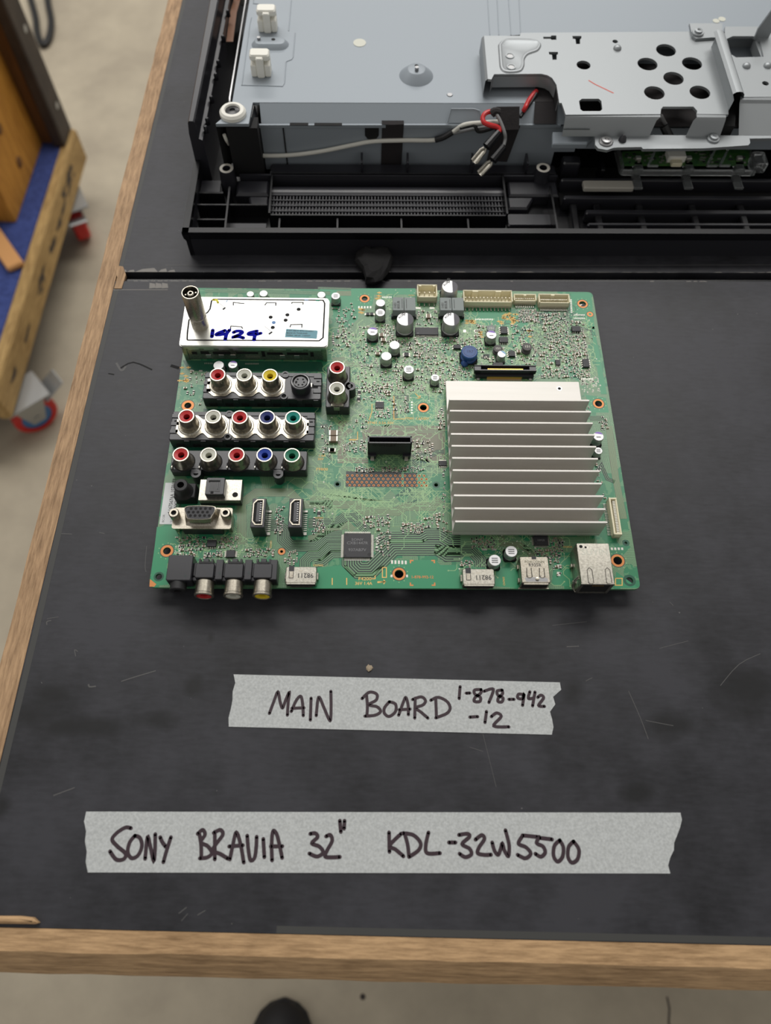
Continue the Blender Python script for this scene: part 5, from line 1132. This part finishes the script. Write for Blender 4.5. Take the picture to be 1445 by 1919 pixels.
sb = bp('side_jack_block', m)
RX = Matrix.Rotation(math.pi/2, 4, 'X')
def horiz(par, x, zc_, yb_, yt_, c):
    m = MB(); m.M = Matrix.Translation((x, yb_, zc_)) @ RX; L = yb_-yt_
    m.lathe(0, 0, [(3.6, 0), (4.0, 1.2), (4.5, 1.6), (4.6, L-1.6), (4.9, L-1.2), (4.9, L-.3), (4.5, L), (3.8, L), (3.7, L-.8)], 'nickel', 26, cap0=False, cap1=False); bp('jack_shell', m, par)
    m = MB(); m.M = Matrix.Translation((x, yb_, zc_)) @ RX; m.lathe(0, 0, [(3.72, L-.9), (3.7, L-.3), (3.3, L-.2), (1.7, L-.6), (1.6, L-4)], c, 22, cap0=False, cap1=False); m.disc(0, 0, 1.62, L-3, 'dark_void', 12); bp('jack_insert', m, par)
yt = BC('5', 440, 1062, 5)[1]
for x, c in zip(jx, ('red_plastic', 'white_plastic', 'yellow_plastic')): horiz(sb, x, 4.6, yf+2.4, yt+.6, c)
m = MB(); hx = BC('5', 232, 960, 5)[0]; m.M = Matrix.Translation((hx, yf+.5, 5.0)) @ RX; m.lathe(0, 0, [(4.1, 0), (4.1, 4.2), (3.6, 4.6), (1.9, 4.6), (1.8, 1)], 'black_soft', 24, cap0=False, cap1=False); m.disc(0, 0, 1.9, 3, 'dark_void', 12); bp('headphone_barrel', m, sb)
# ---- side HDMI sockets (metal shield)
def side_hdmi(n, p0, p1, ycut):
    zt = 5.6; a = frame(n, p0, p1, zt); occ(a[0]-1, a[1], a[2]+1, a[3]+2); x0, y0, x1, y1 = a; m = MB()
    m.box(x0, y0, .2, x1, y1, zt, 'tin', .5); w = x1-x0
    m.box(x0+.8, y0-.05, .9, x1-.8, y0+.4, zt-.6, 'dark_void')
    m.box(x0+2.4, y0-.6, .5, x1-2.4, y0+.1, .9, 'tin'); m.box(x0+.6, y0-.7, zt-.5, x1-.6, y0+.2, zt-.1, 'tin', .15)
    m.box(x0-.7, y0+3, .1, x0+.2, y0+5, 2.4, 'tin', .2); m.box(x1-.2, y0+3, .1, x1+.7, y0+5, 2.4, 'tin', .2); m.box(x0-.7, y1-4, .1, x0+.2, y1-2, 2.4, 'tin', .2); m.box(x1-.2, y1-4, .1, x1+.7, y1-2, 2.4, 'tin', .2)
    m.box(x0+w*.10, y1-2.6, zt-.1, x0+w*.27, y1+.4, zt+.06, 'chip_black'); m.box(x0+w*.13, y1-6.0, zt-.02, x0+w*.24, y1-2.6, zt+.05, 'nickel'); m.strip([(x0+w*.12, y1-2.8), (x0+w*.12, y1-6.2), (x0+w*.25, y1-6.2), (x0+w*.25, y1-2.8)], .3, zt+.07, 'dark_plank'); m.strip([(x0+w*.42, y1-2.4), (x0+w*.55, y1-2.4)], .7, zt+.04, 'nickel')
    text_mesh(m, '98211', x0+w*.90, y0+(y1-y0)*.46, zt+.06, 3.5, 'ink_dark', math.pi, .95)
    for k in range(14): x = x0+w*.35+k*.62; m.rect(x, y1+.2, x+.35, y1+1.8, .09, 'solder')
    bp('hdmi_socket', m)
side_hdmi('5', (1080, 945), (1335, 815), 0); side_hdmi('8', (172, 418), (383, 310), 0)
# ---- USB socket
zt = 7.6; x0, y0, x1, y1 = frame('8', (570, 405), (748, 228), zt); occ(x0-1, y0-1, x1+1, y1+1); m = MB(); m.box(x0, y0, .2, x1, y1, zt, 'nickel', .45); w = x1-x0
m.box(x0+.8, y0-.05, 1.0, x1-.8, y0+.3, zt-.7, 'dark_void'); m.box(x0-.6, y0-.9, .3, x1+.6, y0, .9, 'nickel', .2); m.box(x0+1, y0-.9, zt-.9, x1-1, y0+.2, zt-.3, 'nickel', .2)
for f in (.22, .66):
    xx = x0+w*f; m.strip([(xx, y1-6.2), (xx-.4, y0+3.2), (xx+w*.16, y0+3.2), (xx+w*.15, y1-6.2)], .38, zt+.03, 'dark_void'); m.box(xx+.1, y0+2.6, zt, xx+w*.13, y0+4.2, zt+.35, 'nickel', .15)
m.lathe(x0+w*.55, y0+2.0, [(1.0, zt), (.9, zt+.5), (.3, zt+.6)], 'nickel', 12); m.flat([(x0+w*.12, y0+2.6), (x0+w*.16, y0+.6), (x1-w*.1, y0+.6), (x1-w*.08, y0+2.4), (x0+w*.75, y0+3.0), (x0+w*.35, y0+3.0)], zt+.02, 'screw_steel')
m.box(x0+w*.42, y1-1.5, zt-.1, x0+w*.58, y1+.1, zt+.05, 'chip_black'); text_mesh(m, 'R935R', x0+w*.29, y0+(y1-y0)*.67, zt+.05, 2.4, 'ink_dark'); text_mesh(m, 'FOXCONN', x0+w*.16, y0+(y1-y0)*.79, zt+.04, 2.0, 'mask_brown')
for s in (x0-.8, x1): m.box(s, y0+2, .1, s+.8, y0+4.4, 3, 'nickel', .2); m.box(s, y1-5, .1, s+.8, y1-2.6, 3, 'nickel', .2)
bp('usb_socket', m)
# ---- network socket
zt = 13.6; q = [BC('8', *p, zt) for p in ((947, 137), (1165, 137), (1195, 412), (965, 414))]; x0, x1, y0, y1 = (q[0][0]+q[3][0])/2, (q[1][0]+q[2][0])/2, (q[2][1]+q[3][1])/2, (q[0][1]+q[1][1])/2; occ(x0, y0, x1, y1); w = x1-x0; d = y1-y0
m = MB(); m.plate([(x0, y0), (x1, y0), (x1, y1), (x0, y1)], [], .2, zt, 'tin') if False else m.box(x0, y0+.3, .2, x1, y1, zt, 'tin', .35)
m.plate([(x0, .3), (x1, .3), (x1, zt), (x0, zt)], [[(x0+1.6, 1.6), (x1-1.6, 1.6), (x1-1.6, zt-3), (x0+1.6, zt-3)]], 0, .1, 'tin') if False else None
m.box(x0, y0-.1, .3, x0+1.5, y0+.5, zt-.1, 'tin'); m.box(x1-1.5, y0-.1, .3, x1, y0+.5, zt-.1, 'tin'); m.box(x0, y0-.1, zt-1.6, x1, y0+.5, zt, 'tin'); m.box(x0, y0-.1, .2, x1, y0+.5, 1.6, 'tin'); m.box(x0+1.5, y0+.2, 1.6, x1-1.5, y0+.35, zt-1.6, 'dark_void')
for k in range(8): xx = x0+w*.38+k*.75; m.box(xx, y0-.0, zt-3.6, xx+.35, y0+.3, zt-1.7, 'gold')
text_mesh(m, 'SUYIN', x0+w*.12, y1-d*.23, zt+.05, 4.4, 'silk_white', 0, 1.12)
for f in (.30, .84): u = x0+w*f; m.strip([(u-1.3, y0+.4), (u-1.2, y0+d*.34), (u, y0+d*.39), (u+1.2, y0+d*.34), (u+1.3, y0+.4)], .35, zt+.03, 'dark_plank'); m.box(u-1.1, y0+.2, zt-.05, u+1.1, y0+1.0, zt+.3, 'tin', .1)
m.disc(x0+w*.13, y1-1.9, .9, zt+.04, 'dark_void', 12); m.disc(x0+w*.27, y1-2.3, .6, zt+.04, 'dark_void', 10)
for t in range(2): m.tube([(x0-.2, y0+5-t, 11), (x0-1.6, y0+4-t, 8), (x0-1.8, y0+2.5-t, 4), (x0-.2, y0+1-t, 2)], .35, 'tin', 6)
for yy in (y0+4, y0+13): m.box(x0-1.2, yy, .1, x0+.1, yy+2, 3, 'tin', .3); m.box(x1-.1, yy, .1, x1+1.2, yy+2, 3, 'tin', .3)
bp('network_socket', m)
# ---- heatsink
zb0, zp, zf0 = 3.0, 5.6, 18.6
fl = [BC('h', 80, 213, zf0), BC('h', 118, 1037, zf0)]; fr = [BC('h', 1028, 216, zf0), BC('h', 1152, 1042, zf0)]
hx0 = (fl[0][0]+fl[1][0])/2; hx1 = (fr[0][0]+fr[1][0])/2; yF0, yF1 = (fl[1][1]+fr[1][1])/2, (fl[0][1]+fr[0][1])/2; yB = BC('h', 500, 88, zp)[1]
occ(hx0, yF0, hx1, yB, .5)
m = MB(); m.box(hx0, yF0-.6, zb0, hx1, yB, zp, 'aluminium', .2); u, v = BC('h', 825, 138, zp); m.ring(u, v, .9, 1.6, zp+.03, 'screw_steel', 16); m.disc(u, v, .9, zp+.02, 'dark_void', 12)
hs = bp('heatsink', m)
for k in range(11):
    y = yF1+(yF0-yF1)*k/10; m = MB(); m.box(hx0, y-.55, zp-.1, hx1, y+.55, zf0, 'aluminium', .15); bp('fin', m, hs)
m = MB(); m.box(hx0+15, yF0+15, .05, hx1-12, yB-30, zb0, 'chip_black'); bp('processor_chip', m)
m = MB(); m.tube([(hx0-1.6, yF0+3, .6), (hx0-2.6, yF0+2, 2.5), (hx0-1.2, yF0+1, 3.5), (hx0+.5, yF0+1.4, 3.2)], .4, 'nickel', 6); bp('heatsink_anchor', m)
# ---- electrolytic capacitors
def cap(n, x, y, r, h, style):
    u, v = BC(n, x, y, h); occ(u-r, v-r, u+r, v+r, .5); m = MB()
    m.box(u-r-.25, v-r-.25, .05, u+r+.25, v+r+.25, .9, 'cap_base', .4 if r < 3 else .8)
    m.lathe(u, v, [(r*.97, .8), (r, 1.2), (r, 2.0), (r*.95, 2.3), (r, 2.6), (r, h-.5), (r*.94, h)], 'can_aluminium', 26, cap0=False)
    def seg(a, b, rr, z, mm): m.flat([(u+rr*math.cos(t), v+rr*math.sin(t)) for t in [a+(b-a)*i/12 for i in range(13)]], z, mm)
    if style == 'big': seg(-1.25, 1.25, r*.94, h+.03, 'cap_mark'); text_mesh(m, '220', u-r*.2, v+r*.5, h+.05, r*.55, 'ink_dark', math.pi/2*.9); text_mesh(m, 'AG25', u-r*.75, v+r*.1, h+.05, r*.45, 'ink_dark', .9)
    elif style == 'txt':
        for i in (-.35, 0, .35): m.rect(u-r*.5, v+i*r-.12*r, u+r*.5, v+i*r+.06*r, h+.04, 'chip_print')
    elif style == 'purple': seg(.4, 2.4, r*.92, h+.03, 'cap_purple'); m.rect(u-r*.4, v-r*.3, u+r*.4, v-r*.1, h+.04, 'chip_print')
    elif style == 'blue': seg(-.2, 1.8, r*.92, h+.03, 'cap_blue')
    return bp('electrolytic_capacitor', m)
for a in (('2', 140, 262, 2.7, 6.2, 'txt'), ('2', 545, 325, 2.85, 6, ''), ('2', 543, 412, 2.9, 6, 'txt'), ('2', 768, 472, 5.1, 10.2, 'big'), ('2', 1185, 472, 5.1, 10.2, 'big'), ('2', 1172, 178, 5.0, 10.2, 'big'), ('2', 473, 582, 3.15, 6.4, 'purple'), ('2', 672, 706, 3.1, 7.2, ''), ('2', 597, 806, 3.1, 7.2, ''), ('2', 800, 927, 3.0, 7, 'txt'), ('2', 1038, 1000, 2.45, 6, 'txt'),
          ('3', 342, 612, 3.1, 6.6, 'purple'), ('3', 435, 787, 2.5, 6, 'blue'), ('1', 718, 245, 2.2, 6, ''), ('1', 838, 240, 2.5, 6, ''), ('1', 1360, 252, 2.5, 6, ''), ('1', 432, 888, 3.1, 6, ''), ('1', 560, 882, 2.7, 6, 'purple'), ('h', 1090, 460, 3.0, 7, 'purple'), ('h', 1090, 558, 2.2, 5.6, 'txt'), ('8', 500, 192, 3.15, 6.4, 'txt'), ('8', 388, 252, 3.15, 6.4, 'txt')): cap(*a)
# ---- inductors
for x, y, r, h, mm in ((340, 555, 2.7, 4.4, 'ferrite_grey'), (400, 737, 2.7, 3.6, 'ferrite_dark'), (665, 720, 2.9, 4.2, 'ferrite_dark')):
    u, v = BC('3', x, y, h); occ(u-r, v-r, u+r, v+r); m = MB(); m.lathe(u, v, [(r, 0.1), (r, h*.25), (r*.7, h*.35), (r*.7, h*.65), (r, h*.75), (r, h-.2), (r*.93, h)], mm, 24); text_mesh(m, '151', u-r*.55, v, h+.04, r*.8, 'silk_white'); bp('drum_inductor', m)
u, v = BC('3', 145, 765, 7.0); occ(u-5, v-5, u+5, v+5); m = MB(); m.box(u-5.2, v-4.8, .05, u+5.2, v+4.8, 1.4, 'chip_black', 1.5); m.lathe(u, v, [(4.8, 1.2), (4.8, 2.4), (4.0, 3.0), (4.0, 4.4), (4.85, 5.0), (4.85, 6.6), (4.4, 7.0)], 'blue_epoxy', 30); m.ring(u, v, 3.3, 3.55, 7.03, 'blue_print', 26); text_mesh(m, '1R7', u-1.9, v, 7.04, 2.6, 'blue_print', math.pi/2 if False else 0); m.lathe(u-2.5, v-4.2, [(2.0, .2), (2.2, 1.5), (1.4, 2.8), (.5, 3.2)], 'blue_epoxy', 14); bp('blue_inductor', m)
for p0, p1 in (((655, 392), (860, 275)), ((1085, 392), (1293, 278))):
    zt = 8.4; x0, y0, x1, y1 = frame('2', p0, p1, zt); occ(x0, y0, x1, y1); m = MB(); xm = (x0+x1)/2-.2
    m.box(x0+.6, y0+1, .1, x1-.6, y1-.6, 4, 'chip_black'); m.box(x0-.6, y0+.2, .05, x0+2, y0+2.6, 2.4, 'chip_black'); m.box(x1-2, y0+.2, .05, x1+.8, y0+2.6, 2.4, 'chip_black')
    m.box(x0, y0, 3.2, xm, y1, zt, 'ferrite_grey', .25); m.box(xm+.25, y0, 3.2, x1, y1, zt, 'ferrite_grey', .25)
    for k, s in enumerate(('1H01', '80SUB')): text_mesh(m, s, x0+1.6+k*2.0, y0+1.2, zt+.05, 2.2, 'ink_dark', math.pi/2)
    m.strip([(xm-1.0, y0+1.5), (xm-1.0, y1-1.5)], .3, zt+.05, 'ink_dark'); m.strip([(xm+1.6, y0+1.5), (xm+1.6, y1-1.5)], .3, zt+.05, 'ink_dark'); bp('power_inductor', m)
# ---- cream wire connectors
def wafer(n, p0, p1, h, pins, notch=()):
    x0, y0, x1, y1 = frame(n, p0, p1, h); occ(x0, y0-3, x1, y1); m = MB(); w = x1-x0; t = .7
    m.box(x0, y0, .1, x1, y0+t, h*.82, 'cream_nylon', .15); m.box(x0, y1-t, .1, x1, y1, h, 'cream_nylon', .15); m.box(x0, y0, .1, x0+t, y1, h*.95, 'cream_nylon', .15); m.box(x1-t, y0, .1, x1, y1, h*.95, 'cream_nylon', .15); m.box(x0, y0, .1, x1, y1, 1.4, 'cream_nylon')
    for f in notch: m.box(x0+w*(f-.06), y1-t*2.2, .1, x0+w*(f+.06), y1-t*.9, h+.1, 'cream_nylon', .15)
    for k in range(pins):
        xx = x0+t+.9+(w-2*t-1.8)*k/max(1, pins-1); m.box(xx-.25, (y0+y1)/2-.25, 1.4, xx+.25, (y0+y1)/2+.25, h*.7, 'tin'); m.box(xx-.3, y0-2.6, .05, xx+.3, y0+.1, .45, 'solder'); m.box(xx-.3, y0-2.9, .05, xx+.3, y0-1.8, .8, 'solder', .15)
    bp('wire_connector', m)
wafer('2', (878, 262), (1055, 160), 6.2, 4, (.15, .85)); wafer('3', (92, 305), (528, 212), 6.2, 13, (.25, .72)); wafer('3', (548, 300), (745, 245), 4.2, 10, (.5,)); wafer('3', (775, 315), (1045, 245), 5.4, 20, (.46,))
x0, y0, x1, y1 = frame('h', (1195, 1128), (1240, 874), 5.0); q0 = BC('h', 1188, 874, 5); q1 = BC('h', 1222, 1125, 5); xx = (q0[0]+q1[0])/2; y1, y0 = q0[1], q1[1]; occ(xx-4, y0, xx+3, y1)
m = MB(); m.box(xx-2.2, y0, .1, xx-1.2, y1, 5.0, 'cream_nylon', .2); m.box(xx+1.4, y0, .1, xx+2.2, y1, 4.6, 'cream_nylon', .2); m.box(xx-2.2, y0, .1, xx+2.2, y0+1, 4.8, 'cream_nylon', .2); m.box(xx-2.2, y1-1, .1, xx+2.2, y1, 4.8, 'cream_nylon', .2); m.box(xx-2, y0, .1, xx+2, y1, 1.6, 'cream_nylon')
for k in range(20): yy = y0+1.8+k*(y1-y0-3.6)/19; m.box(xx-.1, yy-.25, 1.6, xx+1.5, yy+.25, 3.8, 'white_nylon'); m.box(xx-4.0, yy-.2, .05, xx-2.1, yy+.2, .4, 'solder')
bp('wire_connector', m)
# ---- board to board connector with gold contacts
zt = 6.4; x0, y0, x1, y1 = frame('3', (190, 935), (745, 888), zt); occ(x0, y0-3, x1, y1); m = MB(); m.box(x0+1, y0-1.4, .1, x1-1, y1+1, 3.0, 'chip_black', .3); m.box(x0, y0, 3, x1, y0+.9, zt, 'black_plastic', .15); m.box(x0, y1-.6, 3, x1, y1, zt, 'black_plastic', .15); m.box(x0, y0, 3, x0+4, y1, zt-.5, 'black_plastic', .2); m.box(x1-4, y0, 3, x1, y1, zt-.5, 'black_plastic', .2); m.box(x0+26 if False else x0+11, y1-.4, .2, x1-19, y1+2.2, zt-.4, 'chip_black', .3)
for k in range(52): xx = x0+8+(x1-x0-16)*k/51; m.box(xx-.22, y0+.9, 3, xx+.22, y0+1.7, zt-.4, 'gold'); m.box(xx-.2, y0-2.6, .05, xx+.2, y0-1.4, .35, 'solder'); m.box(xx-.2, y0-1.5, .3, xx+.2, y0-1.35, 2.4, 'gold')
for xx in (x0+2, x1-3.5): m.lathe(xx+.8, y0-1.6, [(1.1, .1), (1.0, .8), (.3, 1.2)], 'solder', 12)
bp('ribbon_connector', m)
# ---- upright black card socket
zt = 15.0; q = [BC('6', *p, zt) for p in ((500, 708), (955, 705), (958, 782), (490, 775))]; x0, x1, y0, y1 = (q[0][0]+q[3][0])/2, (q[1][0]+q[2][0])/2, (q[2][1]+q[3][1])/2, (q[0][1]+q[1][1])/2; y0 -= .2; occ(x0, y0-2, x1, y1)
m = MB(); t = .9
m.box(x0, y0, 3, x1, y0+t, zt, 'black_plastic', .15); m.box(x0, y1-t, .1, x1, y1, zt, 'black_plastic', .15); m.box(x0, y0, .1, x0+t, y1, zt, 'black_plastic', .15); m.box(x1-t, y0, .1, x1, y1, zt, 'black_plastic', .15); m.box(x0+4, y0+1.6, 2, x1-7, y1-1.6, zt-3.4, 'chip_black'); m.rect(x0+t, y0+t, x1-t, y1-t, 5, 'dark_void')
for xx in (x0+.4, x1-4.6): m.box(xx, y0-1.2, .1, xx+4.2, y0+.2, 3.6, 'black_plastic', .2); m.box(xx+1, y0-2.6, .05, xx+3.2, y0-1.0, 1.2, 'solder', .3); m.box(xx+1.2, y0-1.4, .8, xx+3, y0-1.1, 3.2, 'tin')
m.M = Matrix.Translation((x0+2.6, y0-.03, 12.6)) @ RX; text_mesh(m, '00SHGB7', 0, 0, 0, 2.6, 'gloss_black', 0, 1.2); m.M = None
bp('card_socket', m)
# ---- integrated circuits
def ic(n, p0, p1, h, pins_x, pins_y, txt=(), pl=.9, name='integrated_circuit', mark=False):
    x0, y0, x1, y1 = frame(n, p0, p1, h); g = pl+.3; occ(x0-(g if pins_y else .2), y0-(g if pins_x else .2), x1+(g if pins_y else .2), y1+(g if pins_x else .2), .4); m = MB(); m.box(x0, y0, .15, x1, y1, h, 'chip_black', min(.25, h*.2))
    for k in range(pins_x):
        x = x0+.6+(x1-x0-1.2)*k/max(1, pins_x-1); w = min(.35, (x1-x0)/pins_x*.28)
        for yy, s in ((y0, -1), (y1, 1)): m.box(x-w, yy, h*.35, x+w, yy+s*.4, h*.55, 'tin'); m.box(x-w, yy+s*.35, .04, x+w, yy+s*pl, .3, 'solder')
    for k in range(pins_y):
        y = y0+.6+(y1-y0-1.2)*k/max(1, pins_y-1); w = min(.35, (y1-y0)/pins_y*.28)
        for xx, s in ((x0, -1), (x1, 1)): m.box(xx, y-w, h*.35, xx+s*.4, y+w, h*.55, 'tin'); m.box(xx+s*.35, y-w, .04, xx+s*pl, y+w, .3, 'solder')
    W_, H_ = x1-x0, y1-y0
    for s, fx, fy, sz, sxx in txt: text_mesh(m, s, x0+W_*fx, y0+H_*fy, h+.03, sz, 'chip_print', 0, sxx, 'CENTER')
    if mark:
        for fx, fy, r in ((.12, .93, .9), (.93, .12, .9), (.07, .07, .5)): m.disc(x0+W_*fx, y0+H_*fy, r, h+.02, 'gloss_black', 12)
    else: m.disc(x0+W_*.12, y0+H_*.2, min(W_, H_)*.08, h+.02, 'gloss_black', 8)
    return bp(name, m)
ic('7', (286, 772), (565, 530), 1.5, 36, 36, (('SONY', .5, .72, 1.9, 1.25), ('CXB1447R', .5, .58, 2.2, 1.1), ('937AB7V', .5, .3, 2.2, 1.1)), 1.3, mark=True)
ic('2', (858, 612), (1065, 545), 1.4, 22, 0); ic('8', (655, 150), (745, 85), 1.4, 12, 8, (('10M2B', .5, .5, 1.4, 1.0),)); ic('5', (455, 655), (535, 602), 1.6, 4, 0); ic('5', (608, 740), (685, 682), 1.2, 0, 10); ic('6', (575, 415), (665, 345), 1.2, 8, 0); ic('3', (428, 600), (485, 535), 1.6, 0, 4); ic('3', (415, 680), (490, 630), 1.6, 4, 0)
ic('3', (1072, 580), (1145, 532), 1.6, 4, 0); ic('3', (1172, 902), (1222, 830), 1.6, 0, 4); ic('3', (925, 885), (962, 835), 1.4, 3, 0); ic('2', (1205, 735), (1270, 700), 1.6, 0, 2); ic('2', (415, 435), (445, 410), 1, 0, 3); ic('2', (452, 435), (482, 410), 1, 0, 3); ic('2', (760, 805), (800, 770), 1.2, 0, 3); ic('3', (500, 805), (555, 755), 1.6, 0, 3); ic('6', (85, 870), (150, 830), 1.2, 0, 0)
ic('h', (8, 660), (62, 625), 1.2, 5, 0); ic('6', (390, 260), (425, 230), 1, 2, 0); ic('6', (385, 330), (420, 300), 1, 2, 0); ic('5', (1335, 400), (1365, 375), .9, 2, 0)
def pcap(n, x, y, w, d, h): u, v = BC(n, x, y, h); occ(u-w, v-d, u+w, v+d, .2); m = MB(); m.box(u-w*.6, v-d, .05, u+w*.6, v+d, h, 'ceramic_tan', .1); m.box(u-w, v-d, .05, u-w*.6, v+d, h+.02, 'solder', .1); m.box(u+w*.6, v-d, .05, u+w, v+d, h+.02, 'solder', .1); bp('ceramic_capacitor', m)
for a in (('6', 138, 670, 2.5, 1.7, 2.2), ('6', 138, 732, 2.5, 1.7, 2.2), ('2', 978, 440, 1.6, 1.6, 2), ('2', 555, 612, 1.5, 1.2, 2), ('2', 572, 655, 1.6, 1.2, 2), ('2', 520, 780, 1.5, .9, 1.6), ('6', 125, 850, 2.0, 1.2, 1.2), ('3', 590, 760, 1.2, 1.0, 1.6)): pcap(*a)
# ---- white barcode sticker
m = MB(); a = [BC('5', *p) for p in ((128, 148), (190, 148), (185, 330), (140, 478), (78, 478))]
x0 = BC('5', 128, 148)[0]; y1 = BC('5', 128, 148)[1]; xl, yl = BC('5', 80, 478); xr = BC('5', 190, 478)[0]
m.plate([(xl, yl), (xr, yl), (xr, y1), (xl, y1)], [], .05, .14, 'sticker_white')
text_mesh(m, 'A1675676A 1070103', xl+4.6, yl+6, .16, 2.6, 'ink_dark', math.pi/2, .95); text_mesh(m, 'BAX2L', xl+7.4, yl+7.5, .16, 2.6, 'ink_dark', math.pi/2); text_mesh(m, '4OFH', xl+9.6, yl+7, .16, 2.2, 'ink_dark', math.pi/2); text_mesh(m, 'BC13R', xl+1.8, yl+1, .16, 1.6, 'chip_print', math.pi/2); text_mesh(m, '2G.17', xl+6.2, yl+1, .16, 1.8, 'chip_print', math.pi/2)
bp('barcode_sticker', m)
# ---- small surface-mounted chips
def chip_mesh(name, body, l, w, h, end): 
    m = MB(); m.box(-l*.3, -w/2, .02, l*.3, w/2, h, body); m.box(-l/2, -w/2, .02, -l*.3, w/2, h+.02, end); m.box(l*.3, -w/2, .02, l/2, w/2, h+.02, end); return m
random.seed(33)
REG = [('2', 115, 330, 300, 760, 60), ('2', 340, 540, 700, 1100, 95), ('2', 640, 640, 1260, 760, 80), ('2', 680, 760, 1260, 1140, 150), ('2', 860, 400, 1080, 540, 22), ('2', 550, 520, 700, 660, 20), ('3', 180, 520, 760, 880, 95), ('3', 580, 390, 770, 500, 60), ('3', 790, 390, 1060, 720, 90), ('3', 760, 700, 1140, 1000, 120), ('3', 1040, 500, 1240, 1000, 70), ('3', 10, 640, 240, 1000, 40),
       ('4', 190, 90, 300, 370, 20), ('5', 215, 585, 440, 740, 38), ('5', 560, 580, 700, 680, 22), ('5', 760, 680, 1000, 740, 20), ('5', 440, 700, 600, 740, 16), ('5', 945, 340, 1060, 560, 22), ('5', 1245, 340, 1385, 560, 22), ('6', 440, 160, 760, 340, 50), ('6', 560, 420, 720, 520, 18), ('6', 240, 760, 480, 880, 30), ('6', 20, 560, 100, 920, 12), ('6', 950, 740, 1180, 940, 26), ('6', 380, 1040, 560, 1080, 14), ('6', 640, 1030, 1080, 1080, 30), ('6', 350, 480, 500, 680, 12), ('6', 740, 320, 920, 480, 16),
       ('7', 490, 350, 760, 470, 28), ('7', 590, 490, 760, 760, 22), ('7', 860, 440, 1090, 530, 30), ('7', 1100, 340, 1260, 500, 14), ('5', 1085, 690, 1180, 810, 16), ('8', 230, 100, 400, 170, 26), ('8', 660, 170, 830, 270, 30), ('8', 150, 260, 240, 305, 10), ('8', 750, 100, 860, 190, 16), ('8', 780, 270, 840, 360, 5), ('h', 0, 240, 50, 420, 14), ('h', 20, 600, 70, 1120, 16), ('h', 1130, 850, 1165, 1130, 22), ('h', 1090, 330, 1160, 430, 12), ('h', 1050, 620, 1110, 780, 10), ('h', 980, 200, 1030, 300, 8)]
spots = []
for n, x0, y0, x1, y1, k in REG:
    a = frame(n, (x0, y0), (x1, y1), 0); c = 0; tries = 0
    while c < k and tries < k*14:
        tries += 1; x, y = round(random.uniform(a[0], a[2])*2)/2, round(random.uniform(a[1], a[3])*2)/2
        big = random.random() < .3; L = 1.9 if big else 1.25; rot = random.random() < .5
        if 2 < x < BW-2 and 2 < y < BD-2 and free(x, y, L*.4):
            w = L*.55; OCC.append((x-(w/2 if rot else L/2), y-(L/2 if rot else w/2), x+(w/2 if rot else L/2), y+(L/2 if rot else w/2))); spots.append((x, y, big, rot)); c += 1
spots.sort(key=lambda s: (-s[2], s[1]))
def ckind(i): return 'c' if i % 5 < 3 else 'r'
CK = {'c': ('chip_capacitor', 'ceramic_tan', .9), 'r': ('chip_resistor', 'resistor_black', .5)}
proto = {}; cnt = {'c': 0, 'r': 0}; rest = {'c': MB(), 'r': MB()}
for i, (x, y, big, rot) in enumerate(spots):
    k = ckind(i); nm, body, hh = CK[k]; L = 1.9 if big else 1.25; h = hh*(1 if big else .7)
    if cnt[k] < 100:
        key = (k, big)
        if key not in proto: o = chip_mesh(nm, body, L, L*.55, h, 'solder').build(nm, board); proto[key] = o
        else: o = proto[key].copy(); COL.objects.link(o); o.name = nm
        o.location = (x/1000, y/1000, ZB/1000); o.rotation_euler[2] = math.pi/2 if rot else 0; cnt[k] += 1
    else:
        r = rest[k]; r.M = Matrix.Translation((x, y, 0)) @ Matrix.Rotation(math.pi/2 if rot else 0, 4, 'Z'); w = L*.55
        r.box(-L*.3, -w/2, .02, L*.3, w/2, h, body); r.box(-L/2, -w/2, .02, -L*.3, w/2, h+.02, 'solder'); r.box(L*.3, -w/2, .02, L/2, w/2, h+.02, 'solder')
for k, nm in (('c', 'chip_capacitors'), ('r', 'chip_resistors')):
    o = bp(nm, rest[k]); o['kind'] = 'stuff'
